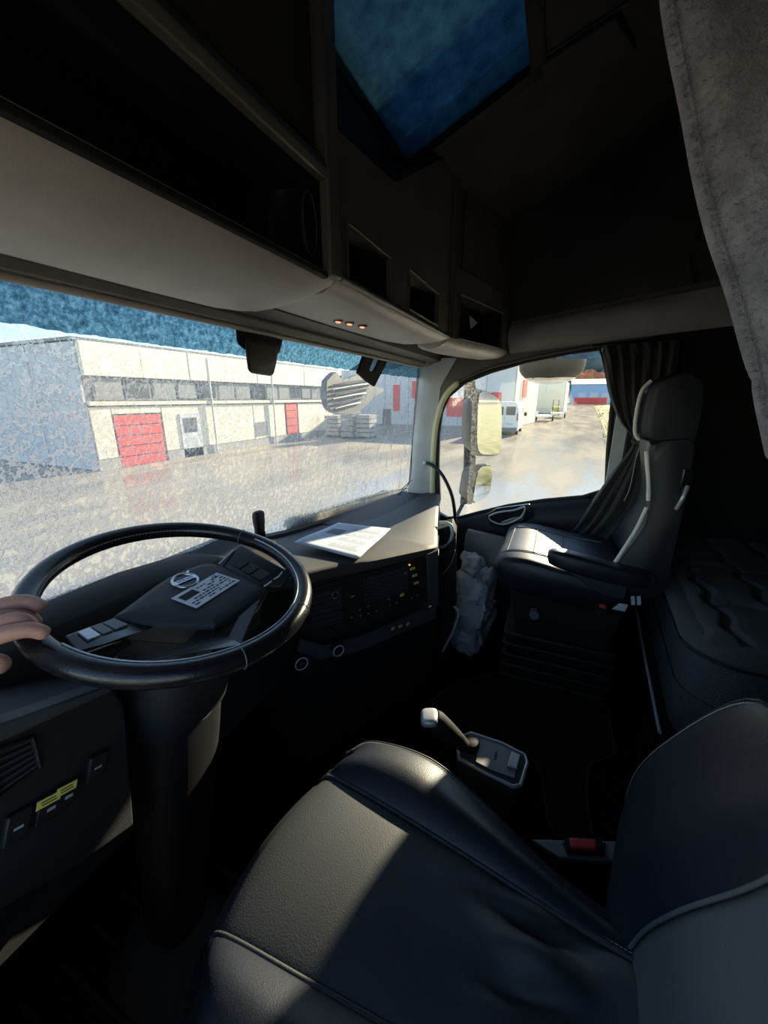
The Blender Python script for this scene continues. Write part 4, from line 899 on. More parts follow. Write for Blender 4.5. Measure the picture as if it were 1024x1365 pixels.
# emblem
ec = wp_(247, 774, HB+.010)
EU = (wp_(268, 768, HB)-wp_(226, 781, HB)).normalized(); EU = V((1, 0, 0)).lerp(EU, .35).normalized(); EU = (EU-WN*EU.dot(WN)).normalized(); EW = WN.cross(EU)
EM = Matrix((EU, EW, WN)).transposed()
ER = .0215
emb = mk('emblem_ring', G().tube([ec+EM @ V((ER*math.cos(a), ER*math.sin(a), 0)) for a in [math.tau*i/36 for i in range(36)]], .0028, 8, closed=True), 'chrome', pad, ang=80, label='chrome ring emblem with a name band')
mk('emblem_disc', G().cyl(ec-WN*.003, ec+WN*.0002, ER-.001), 'blackg', pad)
mk('emblem_bar', G().box(ec+WN*.0016, (.046, .0095, .0016), EM), 'chrome', pad)
mk('emblem_arrow', G().add([], []).box(ec+EM @ V((.0185, .0185, .001)), (.004, .012, .0015), EM @ Matrix.Rotation(-.8, 3, 'Z')), 'chrome', pad)
mk('emblem_name', text_g('VOLVO', .0095, EM, ec+WN*.0026, .0002), 'ink', pad)
# sticker with printed text
sq = [wp_(*q, HB+.0095) for q in ((228, 798), (289, 763.5), (320, 774), (262, 811))]
s1, s2, s3, s4 = sq
mk('sticker', G().prism(sq, WN*.0006), 'label', pad, label='white printed sticker')
def sp_(a, b): return s1.lerp(s2, a).lerp(s4.lerp(s3, a), b)+WN*.0009
mk('sticker_box', G().prism([sp_(.06, .14), sp_(.36, .14), sp_(.36, .46), sp_(.06, .46)], WN*.0002), 'ink', pad)
pr = G(); random.seed(4)
for r_ in range(6):
    b = .18+r_*.13; a = .42 if b < .5 else .06
    while a < .93:
        L_ = random.uniform(.03, .09)
        if random.random() < .8: pr.prism([sp_(a, b), sp_(min(a+L_, .95), b), sp_(min(a+L_, .95), b+.055), sp_(a, b+.055)], WN*.0002)
        a += L_+.025
mk('sticker_print', pr, 'ink', pad, kind='stuff')
TU = (s2-s1).normalized(); TM = Matrix((TU, WN.cross(TU), WN)).transposed()
mk('sticker_text', text_g('CE', .0085, TM, sp_(.86, .12), .0002), 'ink', pad)
# spokes
def spoke(name, pts, mat, th=.014, parent=sw_, **k):
    o = mk(name, G().prism([p-WN*th for p in pts], WN*th), mat, parent, bev=.003, **k); return o
spL = mk('spoke', G().loft([[wp_(86, 848, .002), wp_(102, 870, .002), wp_(102, 870, -.022), wp_(86, 848, -.022)], [wp_(118, 836, -.002), wp_(140, 860, -.004), wp_(140, 860, -.026), wp_(118, 836, -.026)], [wp_(160, 822, -.022), wp_(205, 836, -.024), wp_(205, 836, -.05), wp_(160, 822, -.05)]]), 'blackg', sw_, bev=.003, label='gloss black left spoke')
for a, b in ((.18, .40), (.43, .62), (.65, .9)):
    A1, A2 = wp_(90, 850, .003), wp_(158, 824, -.018); B1, B2 = wp_(102, 862, .002), wp_(178, 832, -.019)
    mk('spoke_button', G().prism([A1.lerp(A2, a), A1.lerp(A2, b), B1.lerp(B2, b), B1.lerp(B2, a)], WN*.004), 'silver' if a < .2 else 'greyp', spL, bev=.001)
spR = mk('spoke', G().loft([[wp_(322, 727, .002), wp_(390, 765, .002), wp_(390, 765, -.022), wp_(322, 727, -.022)], [wp_(310, 735, -.006), wp_(376, 783, -.008), wp_(376, 783, -.03), wp_(310, 735, -.03)], [wp_(290, 752, -.024), wp_(348, 783, -.026), wp_(348, 783, -.05), wp_(290, 752, -.05)]]), 'blackg', sw_, bev=.003, label='gloss black right spoke')
mk('spoke_edge', G().tube([wp_(292, 752, -.018), wp_(312, 733, -.002)], .0018, 6), 'silver', spR)
mk('spoke_edge', G().tube([wp_(352, 782, -.018), wp_(372, 768, -.002), wp_(380, 758, .0)], .0015, 6), 'silver', spR)
for a, b in ((.15, .38), (.42, .62), (.66, .88)):
    A1, A2 = wp_(312, 738, -.004), wp_(368, 770, -.004); B1, B2 = wp_(300, 748, -.018), wp_(352, 778, -.018)
    mk('spoke_button', G().prism([A1.lerp(A2, a), A1.lerp(A2, b), B1.lerp(B2, b), B1.lerp(B2, a)], WN*.003), 'black', spR, bev=.001)
spB = mk('spoke', G().loft([[wp_(185, 883, .002), wp_(325, 859, .002), wp_(325, 859, -.022), wp_(185, 883, -.022)], [wp_(215, 872, -.002), wp_(312, 852, -.002), wp_(312, 852, -.024), wp_(215, 872, -.024)], [wp_(248, 855, -.024), wp_(296, 846, -.024), wp_(296, 846, -.05), wp_(248, 855, -.05)], [wp_(270, 832, -.03), wp_(300, 825, -.03), wp_(300, 825, -.06), wp_(270, 832, -.06)]]), 'blackg', sw_, bev=.003, label='gloss black lower spoke')
spB2 = mk('spoke', G().loft([[wp_(288, 866, .002), wp_(322, 860, .002), wp_(322, 860, -.02), wp_(288, 866, -.02)], [wp_(300, 858, -.004), wp_(330, 838, -.006), wp_(330, 838, -.03), wp_(300, 858, -.03)], [wp_(318, 822, -.02), wp_(348, 796, -.02), wp_(348, 796, -.045), wp_(318, 822, -.045)]]), 'dash', sw_, bev=.003)
# stalks and column
sc2 = thing('steering_column', 'tall tapering black steering column shroud rising from the footwell', 'steering column', (-.735, .71, 0))
HC = WC-WN*.05
def cring(c, a, b, tilt=0): return [V(c)+V((a*math.copysign(abs(math.cos(t))**.7, math.cos(t)), b*math.copysign(abs(math.sin(t))**.7, math.sin(t)), tilt*math.sin(t))) for t in [math.tau*i/28 for i in range(28)]]
mk('shroud', G().loft([cring((-.665, .60, .865), .055, .05), cring((-.668, .60, .83), .085, .075), cring((-.675, .61, .76), .098, .085), cring((-.685, .63, .67), .088, .08)]), 'dashlow', sc2, ang=60)
mk('column_cover', G().loft([cring((-.682, .628, .70), .082, .074), cring((-.69, .64, .60), .080, .075), cring((-.70, .66, .45), .074, .072), cring((-.715, .68, .25), .064, .068), cring((-.73, .70, .08), .055, .062), cring((-.735, .71, .0), .05, .058)]), 'black', sc2, ang=60)
mk('seam', G().tube([V((-.682, .628, .695))+V((.0835*math.cos(t), .0755*math.sin(t), .03*math.cos(2*t))) for t in [math.tau*i/36 for i in range(36)]], .0018, 6, closed=True), 'strip', sc2)
mk('boot', G().loft([cring((-.74, .70, .075), .075, .085), cring((-.745, .69, .03), .10, .115), cring((-.75, .68, .004), .125, .14)]), 'matedge', sc2, ang=60)
for s in (-1, 1):
    a = HC+V((s*.05, .02, -.03)); mk('stalk', G().tube(smooth_line([a, a+V((s*.06, -.01, .015)), a+V((s*.12, -.015, .03))], 4), [.007]*5+[.009]*4, 10), 'black', sc2, ang=80)

# ================================================================== things on and around the dash
# sheet of paper, gently curled
pp = [at(392, 728, 'z', .795), at(451, 697, 'z', .775), at(521, 705, 'z', .762), at(478, 747, 'z', .775)]
rows = []
for j in range(13):
    r_ = []
    for i in range(13):
        a, b = i/12, j/12; p = pp[0].lerp(pp[1], a).lerp(pp[3].lerp(pp[2], a), b); r_.append(p+V((0, 0, .012*math.sin(math.pi*a)*.5+.010*(1-b)*(1-a)+.004*math.cos(5*a))))
    rows.append(r_)
pg = mk('paper_sheet', G().grid(rows), 'paper', solid=.0006, ang=80); tags(pg, 'white sheet of paper with printed lines lying on the dashboard', 'paper')
def PQ(a, b): return pp[0].lerp(pp[1], a).lerp(pp[3].lerp(pp[2], a), b)+V((0, 0, .012*math.sin(math.pi*a)*.5+.010*(1-b)*(1-a)+.004*math.cos(5*a)+.0007))
tg = G(); random.seed(11)
for k in range(5): a = .50+k*.045; tg.prism([PQ(a, .12), PQ(a+.022, .12), PQ(a+.022, .36), PQ(a, .36)], (0, 0, .0003))
mk('dark_print', tg, 'ink', pg, kind='stuff'); tg = G()
for k in range(16):
    b = .45+.028*k
    for m_ in range(4):
        a = .12+m_*.2; L_ = random.uniform(.05, .16); tg.prism([PQ(a, b), PQ(a+L_, b), PQ(a+L_, b+.007), PQ(a, b+.007)], (0, 0, .0003))
mk('faint_print', tg, 'greyp', pg, kind='stuff')
# small rounded black stub
st = at(346, 704, 'y', .885)+V((0, 0, .010))
sb2 = thing('dash_stub', 'small rounded black stub standing on the dashboard at the foot of the windscreen', 'sensor', st-V((0, 0, .03)))
mk('body', G().loft([[st+V((a*.021*k, b*.013*k, z)) for a, b in [(math.copysign(abs(math.cos(t))**.6, math.cos(t)), math.copysign(abs(math.sin(t))**.6, math.sin(t))) for t in [math.tau*i/20 for i in range(20)]]] for z, k in ((-.03, .85), (-.005, .9), (.008, 1), (.035, 1.05), (.046, .95), (.050, .6), (.051, .1))]), 'black', sb2, ang=50)
mk('foot', G().cyl(st-V((0, 0, .04)), st-V((0, 0, .024)), .018), 'blackm', sb2)
# gooseneck rod
gn = smooth_line([at(567, 617, 'x', 1.01), at(576, 620, 'x', .99), at(589, 632, 'x', .96), at(601, 656, 'x', .93), at(606, 680, 'x', .91), at(607, 708, 'x', .90)], 6)
gk = thing('gooseneck_rod', 'black curved flexible rod reaching from the pillar down behind the dashboard edge', 'rod', gn[-1])
mk('rod', G().tube(gn, .0095, 10), 'rubber', gk, ang=80)
mk('end_clip', G().sell(gn[0], (.014, .014, .014), .8), 'silver', gk, ang=80); mk('collar', G().tube([gn[-3], gn[-1]], .012, 10), 'black', gk)

# ------------------------------------------------------------------ passenger seat
PX0, PX1 = .36, .88
ps = thing('passenger_seat', 'black leather passenger seat with cream piped backrest facing the windscreen', 'seat', (.62, -.1, 0))
def prof_loft(prof, xs, inset=.0, rnd=.03):     # profile in (y, z) swept across x with rounded sides
    c = V((0, sum(p[0] for p in prof)/len(prof), sum(p[1] for p in prof)/len(prof))); n_ = len(xs); rings = []
    for x, k in xs: rings.append([V((x, c.y+(p[0]-c.y)*k, c.z+(p[1]-c.z)*k)) for p in prof])
    return G().loft(rings)
SX = [(PX0, .80), (PX0+.008, .92), (PX0+.03, 1), (PX0+.16, 1.0), ((PX0+PX1)/2, .985), (PX1-.16, 1.0), (PX1-.03, 1), (PX1-.008, .92), (PX1, .80)]
cp = smooth_line([V((0, *p)) for p in [(.155, .575), (.168, .60), (.160, .632), (.12, .655), (.04, .660), (-.10, .640), (-.24, .63), (-.30, .62), (-.32, .56), (-.28, .50), (-.10, .505), (.06, .515), (.13, .535), (.155, .575)]], 3)[:-1]
mk('cushion', prof_loft([(p.y, p.z) for p in cp], SX), 'leather', ps, ang=60)
cin = [(.1655, .60), (.158, .636), (.118, .661), (.04, .666), (-.10, .646), (-.24, .636)]
for x in (PX0+.10, PX1-.10): mk('seam', G().tube(smooth_line([V((x, a, b-.0035)) for a, b in cin], 4), .0022, 6), 'thread', ps)
for a, b in ((.13, .653), (.03, .660), (-.08, .643)): mk('seam', G().tube([V((PX0+.10, a, b)), V((PX1-.10, a, b))], .0022, 6), 'rubber', ps)
mk('front_piping', G().tube(smooth_line([V((PX0+.03, .13, .548)), V((PX0+.06, .168, .59)), V((.62, .172, .592)), V((PX1-.06, .168, .59))], 4), .003, 6), 'thread', ps)
mk('side_cover', G().loft([[at(738, 748, 'x', .357), at(752, 745, 'x', .357), at(838, 778, 'x', .357), at(832, 800, 'x', .357), at(800, 792, 'x', .357)], [at(738, 748, 'x', .37), at(752, 745, 'x', .37), at(838, 778, 'x', .37), at(832, 800, 'x', .37), at(800, 792, 'x', .37)]]), 'leathergd', ps, bev=.003, label='grey leather side of the cushion')
# backrest and headrest by their side profile (measured at the near edge)
def b_(px, py): p = at(px, py, 'x', .375); return (p.y, p.z)
BK = [b_(*q) for q in [(826, 752), (842, 715), (862, 688), (866, 655), (862, 625), (859, 602), (852, 596), (880, 590), (925, 592), (936, 640), (932, 700), (915, 745), (880, 770)]]
BK = [(-.235, .66), (-.262, .74), (-.30, .84), (-.303, .93), (-.285, 1.02), (-.272, 1.095), (-.285, 1.115), (-.34, 1.125), (-.385, 1.115), (-.395, 1.0), (-.398, .85), (-.398, .68), (-.38, .60), (-.28, .58)]
bp_ = smooth_line([V((0, *p)) for p in BK+[BK[0]]], 3)[:-1]
BX = [(PX0+.015, .82), (PX0+.02, .93), (PX0+.035, 1.0), (PX0+.09, 1.0), (PX0+.14, .86), ((PX0+PX1)/2, .80), (PX1-.14, .86), (PX1-.09, 1.0), (PX1-.035, 1), (PX1-.02, .93), (PX1-.015, .82)]
def bl_loft(pts, xs, sh=.10):
    yb = -.36; rings = []
    for x, k in xs: rings.append([V((x, max(yb+(p.y-yb)*(k if p.y > yb else 1)-sh*(x-PX0), -.398+.0*x), p.z)) for p in pts])
    return G().loft(rings)
mk('backrest', bl_loft(bp_, BX), 'leather', ps, ang=60)
hp = smooth_line([V((0, *p)) for p in [(-.268, 1.115), (-.238, 1.13), (-.232, 1.20), (-.236, 1.27), (-.255, 1.305), (-.31, 1.32), (-.36, 1.31), (-.385, 1.27), (-.395, 1.14), (-.37, 1.105), (-.30, 1.10), (-.268, 1.115)]], 3)[:-1]
HX = [(PX0+.05, .7), (PX0+.055, .9), (PX0+.075, 1.0), (PX0+.12, .98), (.56, .93), (.66, .9), (.72, .85), (.74, .75), (.75, .6)]
hd_ = mk('headrest', bl_loft(hp, HX, .13), 'leather', ps, ang=60)
mk('headrest_face', G().loft([[V((x, y+.004-k, z)) for y, z in ((-.235, 1.135), (-.229, 1.20), (-.233, 1.265))]+[V((x, y-.012-k, z)) for y, z in ((-.233, 1.265), (-.229, 1.20), (-.235, 1.135))] for x, k in ((PX0+.075, .004), (PX0+.13, .014), (.62, .038), (.70, .055))]), 'leatherg', ps, ang=60, label='pale grey front face')
mk('piping', G().tube(smooth_line([V((PX0+.066, -.252, 1.118)), V((PX0+.064, -.237, 1.14)), V((PX0+.063, -.231, 1.20)), V((PX0+.063, -.235, 1.27)), V((PX0+.066, -.256, 1.302))], 5), .0060, 8), 'piping', ps, ang=80, label='cream piping on the headrest edge')
mk('piping', G().tube(smooth_line([V((PX0+.034, -.305, .925)), V((PX0+.032, -.296, .985)), V((PX0+.032, -.282, 1.045)), V((PX0+.034, -.274, 1.085))], 5), .0075, 8), 'piping', ps, ang=80, label='cream piping on the backrest edge')
mk('piping', G().tube(smooth_line([V((PX0+.034, -.303, .90)), V((PX0+.022, -.285, .83)), V((PX0+.026, -.258, .745)), V((PX0+.03, -.236, .68))], 5), .0065, 8), 'piping', ps, ang=80, label='cream piping on the lower bolster')
mk('side_recess', G().mm((PX0+.012, -.405, .96), (PX0+.022, -.375, 1.04)), 'blackg', ps, bev=.004)
mk('release_handle', G().tube(smooth_line([V((PX0+.012, -.395, .985)), V((PX0-.004, -.385, .95)), V((PX0+.01, -.378, .91))], 4), .006, 8), 'silver', ps, ang=80, label='small grey release handle')
ar = G(); AX = .315
apf = smooth_line([V((0, *p)) for p in [(-.028, .675), (-.020, .70), (-.03, .722), (-.08, .725), (-.24, .700), (-.33, .688), (-.345, .66), (-.33, .635), (-.20, .640), (-.07, .662), (-.028, .675)]], 3)[:-1]
mk('armrest', prof_loft([(p.y, p.z) for p in apf], [(AX, .7), (AX+.006, .92), (AX+.02, 1), (AX+.05, 1), (AX+.064, .92), (AX+.07, .7)]), 'leather', ps, ang=60)
mk('armrest_pivot', G().cyl((AX+.02, -.325, .66), (PX0+.06, -.325, .66), .03), 'black', ps)
mk('base', G().loft([[(PX0+.02, .10, .52), (PX1-.02, .10, .52), (PX1-.02, -.30, .52), (PX0+.02, -.30, .52)], [(PX0+.05, .07, .36), (PX1-.05, .07, .36), (PX1-.05, -.28, .36), (PX0+.05, -.28, .36)], [(PX0+.06, .10, .0), (PX1-.06, .10, .0), (PX1-.06, -.30, .0), (PX0+.06, -.30, .0)]]), 'blackm', ps, bev=.01)
for k in range(5): mk('bellows_fold', G().mm((PX0+.03, -.30, .10+k*.05), (PX1-.03, .11, .125+k*.05)), 'rubber', ps, bev=.008)
mk('adjuster_knob', G().cyl((PX0+.0, .00, .44), (PX0+.03, .0, .44), .018), 'greyp', ps)
bcl = at(802, 812, 'x', .33)
mk('buckle', G().box(bcl, (.03, .035, .045)), 'blackm', ps, bev=.005); mk('buckle_button', G().box(bcl+V((-.012, .0, .018)), (.010, .022, .012)), 'red', ps, bev=.003, label='dark red buckle button')
lc = at(828, 806, 'x', .30)
mk('belt_anchor', G().loft([[at(815, 812, 'x', .31), at(826, 804, 'x', .31), at(838, 806, 'x', .31), at(834, 816, 'x', .31)], [at(815, 812, 'x', .34), at(826, 804, 'x', .34), at(838, 806, 'x', .34), at(834, 816, 'x', .34)]]), 'ltgrey', ps, bev=.004)
for k, px in enumerate((841, 849)): mk('tag', G().prism([at(px, 796, 'x', .30), at(px+5, 795, 'x', .30), at(px+6, 806, 'x', .30), at(px+1, 807, 'x', .30)], (.004, 0, 0)), 'paper', ps)

# ------------------------------------------------------------------ dark gathered curtain over the rear of the door window
ct = thing('door_curtain', 'charcoal curtain tied in the middle beside the passenger door window', 'curtain', (.95, -.25, .62))
def cur(levels, nu, name, phase=0):
    rws = []
    for li, (l, r, x, amp, fr_) in enumerate(smooth5(levels, 7)):
        row = []
        for i in range(nu+1):
            u = i/nu; px = l[0]+(r[0]-l[0])*u; py = l[1]+(r[1]-l[1])*u
            xx = x+amp*math.sin(fr_*math.tau*u+phase+.15*li)+.3*amp*math.sin(fr_*2.3*math.tau*u+1)
            row.append(at(px, py, 'x', xx))
        rws.append(row)
    return G().grid(rws)
def smooth5(L, n=6):
    flat = [(a[0], a[1], b[0], b[1], x, am, f) for a, b, x, am, f in L]; o = []
    for i in range(len(flat)-1):
        A, B, C, D = flat[max(i-1, 0)], flat[i], flat[i+1], flat[min(i+2, len(flat)-1)]
        for k in range(n):
            t = k/n; o.append([0.5*(2*b+(c-a)*t+(2*a-5*b+4*c-d)*t*t+(3*b-3*c+d-a)*t**3) for a, b, c, d in zip(A, B, C, D)])
    o.append(list(flat[-1])); return [((v[0], v[1]), (v[2], v[3]), v[4], v[5], v[6]) for v in o]
mk('upper_drape', cur([((797, 462), (905, 452), .99, .016, 6), ((803, 480), (906, 470), .985, .018, 6), ((812, 525), (896, 520), .98, .018, 6), ((826, 560), (882, 556), .97, .014, 6), ((842, 580), (866, 578), .955, .008, 6), ((845, 588), (864, 588), .95, .006, 6)], 110, 'u'), 'curtain', ct, solid=.003, ang=80)
mk('lower_drape', cur([((845, 588), (864, 588), .95, .006, 5), ((838, 602), (866, 602), .95, .010, 5), ((815, 632), (870, 640), .94, .020, 5), ((790, 668), (868, 680), .945, .026, 5), ((768, 702), (850, 706), .93, .026, 5), ((750, 716), (836, 716), .925, .024, 5)], 110, 'l'), 'curtain', ct, solid=.003, ang=80)
mk('front_fold', cur([((852, 590), (866, 590), .93, .004, 2), ((836, 630), (868, 640), .92, .012, 2), ((812, 680), (856, 688), .90, .014, 2), ((786, 712), (826, 724), .895, .014, 2)], 50, 'f', 1.2), 'curtain', ct, solid=.003, ang=80)
tc_ = at(854, 588, 'x', .945)
mk('tie_band', G().tube([tc_+V((.028*math.cos(a), .030*math.sin(a), .004*math.sin(2*a))) for a in [math.tau*i/20 for i in range(20)]], .007, 8, closed=True), 'curtain', ct, ang=80)
mk('tie_cord', G().tube(smooth_line([tc_+V((-.03, 0, -.005)), at(848, 612, 'x', .90), at(840, 650, 'x', .885), at(832, 668, 'x', .87)], 4), .0025, 6), 'thread', ct, ang=80)
rl = thing('curtain_rail', 'slim curtain rail with small white runners above the passenger door window', 'rail', at(850, 458, 'x', .995))
mk('rail', G().tube([at(790, 461, 'x', 1.026), at(850, 455, 'x', 1.026), at(915, 446, 'x', 1.026)], .006, 8), 'blackm', rl, ang=80)
for px, py in ((803, 463), (812, 464), (830, 462), (850, 460), (872, 458), (890, 456)): mk('runner', G().box(at(px, py+3, 'x', .985), (.006, .006, .016)), 'silver' if px < 820 else 'blackm', rl)

# ------------------------------------------------------------------ bunk bed
bd = thing('bunk_bed', 'dark bunk bed with quilted topper along the rear of the cab', 'bed', (.6, -.75, 0))
def fy(x): return -.405-.055*max(0, (x-.15))/.75
def bed_out(inset=0, z=0, n_=10):              # plan outline of the bunk, rounded near corner
    r_ = .12; x0, y1 = .03+inset, -.405-inset; pts = [V((1.02-inset*0, -1.10+inset, z)), V((1.02, -.49, z)), V((.97, fy(.97)-.01, z)), V((.90, fy(.9), z)), V((.5, fy(.5), z))]
    for k in range(n_+1):
        a = math.pi/2+math.pi/2*k/n_; pts.append(V((x0+r_+r_*math.cos(a), y1-r_+r_*math.sin(a), z)))
    pts.append(V((x0, -1.10+inset, z))); return pts
def dense(o, n_=7):
    r_ = []
    for a, b in zip(o, o[1:]+o[:1]):
        m_ = max(1, int((b-a).length/.03))
        for k in range(m_): r_.append(a.lerp(b, k/m_))
    return r_
lv = [(.03, .264), (.012, .30), (.0, .40), (.002, .50), (.006, .56), (.014, .585), (.03, .592)]
mk('mattress', G().loft([dense(bed_out(0, 0)) and [V((p.x+(.5-p.x)*i_*2*.0+ (i_ if p.x < .3 else 0), p.y-(i_ if p.y > -.9 else 0), z)) for p in dense(bed_out(0, 0))] for i_, z in lv]), 'mesh', bd, ang=60)
# topper: thick quilt with tufted channels, edge roll and piping
base_o = dense(bed_out(0, 0))
rng = [[V((p.x+(i_ if p.x < .3 else 0), p.y-(i_ if p.y > -.9 else 0), z)) for p in base_o] for i_, z in [(.012, .588), (-.012, .592), (-.020, .606), (-.012, .626), (.012, .636), (.03, .634)]]
mk('topper_edge', G().loft(rng), 'topper', bd, ang=60)
mk('piping', G().tube([V((p.x-(.014 if p.x < .3 else 0), p.y+(.016 if p.y > -.9 else 0), .592)) for p in base_o], .0045, 6, closed=True), 'black', bd, ang=80)
mk('seam', G().tube([V((p.x-.001, p.y+.001, .45)) for p in base_o if p.y > -1.0 and p.x < 1.0], .002, 6), 'black', bd)
top = []
for j in range(90):
    row = []
    for i in range(110):
        x = .055+.955*i/109; yf = fy(x)-.02; y = yf-(1.085+yf)*j/89; e_ = min(1, (x-.05)/.04, (yf-y)/.03+.15, (y+1.09)/.03+.1)
        e_ = max(0, e_); d_ = min(abs(y+.42+.13+.018*math.sin(x*36)), 9)
        w1 = -.455-.075*1-.014*math.sin(x*40)
        ch_ = 0
        for yy in (-.505, -.66, -.82, -.97): ch_ = max(ch_, math.exp(-((y-yy-.012*math.sin(x*38+yy*20))/.010)**2))
        for xx in (.30, .62): ch_ = max(ch_, .6*math.exp(-((x-xx-.010*math.sin(y*40))/.012)**2)*(1 if y < -.50 else 0))
        z = .628+.018*min(1, e_)-.026*ch_+.006*noise.noise(V((x*9, y*9, 1)))
        row.append(V((x, y, z)))
    top.append(row)
mk('quilted_top', G().grid(top), 'topper', bd, ang=80, label='quilted dark grey top')
mk('bed_base', G().loft([[V((p.x+.05 if p.x < .3 else p.x, p.y+(.008 if p.y > -.9 else 0), z)) for p in base_o] for z in (0, .262)]), 'blackm', bd, ang=50)
mk('chrome_strip', G().tube([V((.12, fy(.12)+.010, .262)), V((.5, fy(.5)+.010, .262)), V((.95, fy(.95)+.010, .262))], .0055, 8), 'ltgrey', bd, ang=80, label='thin bright strip along the bed base')
mk('kick_panel', G().prism([(.17, fy(.17)+.008, .03), (.93, fy(.93)+.008, .03), (.93, fy(.93)+.008, .24), (.17, fy(.17)+.008, .24)], (0, .006, 0)), 'blackg', bd, bev=.004)

# ------------------------------------------------------------------ driver's seat
ds = thing('driver_seat', "driver's seat of black and grey leather in the foreground", 'seat', (-.73, .1, 0))
def Z(px, py, z): return at(px, py, 'z', z)
Rs = [V((-.608, .345, .520)), V((-.612, .315, .548)), V((-.625, .20, .552)), V((-.645, .05, .548)), V((-.668, -.09, .548)), V((-.682, -.17, .555))]   # right seam, front to rear
Ls = [V((-.872, .360, .518)), V((-.869, .335, .548)), V((-.862, .20, .552)), V((-.852, .05, .548)), V((-.840, -.09, .548)), V((-.832, -.17, .555))]
Rs_, Ls_ = smooth_line(Rs, 6), smooth_line(Ls, 6)
def wrk(x, y):                                     # creases towards the back of the cushion
    k = max(0, min(1, (.10-y)/.16)); return 1.7*k*(.016*math.exp(-((x+.735-.10*(y+.05))/.022)**2)*math.exp(-((y+.045)/.05)**2) + .005*noise.noise(V((x*22, y*14, 3)))-.012*math.exp(-((x+.700)/.012)**2)*math.exp(-((y+.04)/.05)**2)-.010*math.exp(-((x+.770+.3*(y+.04))/.010)**2)*math.exp(-((y+.03)/.04)**2))
rows = []
for k in range(len(Rs_)):
    a, b = Ls_[k], Rs_[k]; row = []
    for i in range(49):
        t = i/48; p = a.lerp(b, t); p = p+V((0, 0, .014*math.sin(math.pi*t)**.7+wrk(p.x, p.y))); p.y += .012*math.sin(math.pi*t) if k < 6 else 0; row.append(p)
    rows.append(row)
# front roll of the centre panel
fr0 = rows[0]; roll = [[p+V((0, dy, dz)) for p in fr0] for dy, dz in ((-.01, -.16), (.02, -.12), (.028, -.06), (.018, -.018))]
mk('cushion_centre', G().grid(roll+rows), 'leathergd', ds, ang=80, solid=.004, label='charcoal grey leather centre panel')
# right bolster: seam -> crest -> outer piping -> side
def bolster(seam, side, name, crest, outer, mat='leather'):
    S_, C_, O_ = smooth_line(seam, 6), smooth_line(crest, 6), smooth_line(outer, 6); rws = []
    for a, b, c in zip(S_, C_, O_):
        q = smooth_line([a-V((0, 0, .012)), a+V((0, 0, .002)), a.lerp(b, .5)+V((0, 0, .010)), b, c, c+V((0, 0, -.02))], 3); q += [V((c.x-side*.012, c.y, c.z-.06)), V((c.x-side*.02, c.y, c.z-.14))]
        rws.append(q)
    f0 = rws[0]; rws = [[p+V((0, dy, dz*(1 if p.z > .42 else .3))) for p in f0] for dy, dz in ((-.02, -.14), (.022, -.09), (.026, -.04), (.014, -.012))]+rws
    return mk(name, G().grid(rws), mat, ds, ang=80, solid=.004), O_
crR = [V((-.555, .315, .530)), V((-.548, .285, .568)), V((-.560, .18, .580)), V((-.590, .05, .568)), V((-.625, -.09, .548)), V((-.650, -.17, .54))]
ouR = [Z(470, 1000, .52), Z(500, 990, .555), Z(575, 1014, .560), Z(650, 1078, .535), Z(735, 1160, .50), Z(815, 1220, .46)]
_, OR = bolster(Rs, 1, 'bolster', crR, ouR)
crL = [V((-.925, .330, .53)), V((-.928, .30, .572)), V((-.930, .18, .585)), V((-.925, .05, .585)), V((-.915, -.09, .58)), V((-.905, -.17, .575))]
ouL = [V((-.96, .32, .51)), V((-.978, .29, .55)), V((-.985, .18, .56)), V((-.985, .05, .56)), V((-.985, -.09, .56)), V((-.98, -.17, .56))]
_, OL = bolster(Ls, -1, 'bolster', crL, ouL)
mk('outer_piping', G().tube([p+V((.001, 0, .002)) for p in OR], .0022, 6), 'black', ds, ang=80)
mk('piping_stitching', stitches([p+V((-.005, 0, .0055)) for p in OR], .0058, .004, .0008), 'thread', ds, kind='stuff')
for S_, sg in ((Rs_, 1), (Ls_, -1)):
    mk('seam_piping', G().tube([p+V((0, 0, .005)) for p in S_], .0034, 8), 'leathergd', ds, ang=80)
    mk('seam_stitching', stitches([p+V((sg*.006, 0, .0065)) for p in S_], .0052, .0036, .0006), 'thread', ds, kind='stuff')
mk('cross_seam', G().tube([p+V((0, .002, .001)) for p in fr0], .0016, 6), 'black', ds)
# backrest: right bolster, left bolster, centre
sm_ = smooth_line([V((-.672, -.165, .545)), V((-.668, -.180, .60)), V((-.690, -.198, .69)), V((-.715, -.235, .80)), V((-.72, -.27, .90)), V((-.72, -.31, 1.05))], 6)
rd_ = smooth_line([V((-.600, -.150, .53)), V((-.560, -.165, .60)), V((-.575, -.185, .70)), V((-.62, -.215, .80)), V((-.66, -.25, .90)), V((-.68, -.29, 1.05))], 6)
ed_ = smooth_line([at(826, 1190, 'y', -.205), at(836, 1090, 'y', -.205), at(852, 1030, 'y', -.215), at(902, 983, 'y', -.232), at(1000, 935, 'y', -.262), at(1085, 985, 'y', -.30)], 6)
rws = []
for a, b, c in zip(sm_, rd_, ed_):
    back_ = c+V((-.03, -.09, 0)); rws.append(smooth_line([a+V((0, -.012, 0)), a+V((0, .003, 0)), a.lerp(b, .5)+V((0, .012, .0)), b, b.lerp(c, .6)+V((.004, .008, 0)), c], 3)+[c+V((.004, -.025, 0)), back_])
mk('backrest_bolster', G().grid(rws), 'leather', ds, ang=80, solid=.004)
mk('backrest_piping', G().tube([p+V((.001, .002, .001)) for p in ed_], .0022, 6), 'black', ds, ang=80)
mk('backrest_stitching', stitches([p+V((-.004, .0075, -.001)) for p in ed_], .0058, .004, .0008), 'thread', ds, kind='stuff')
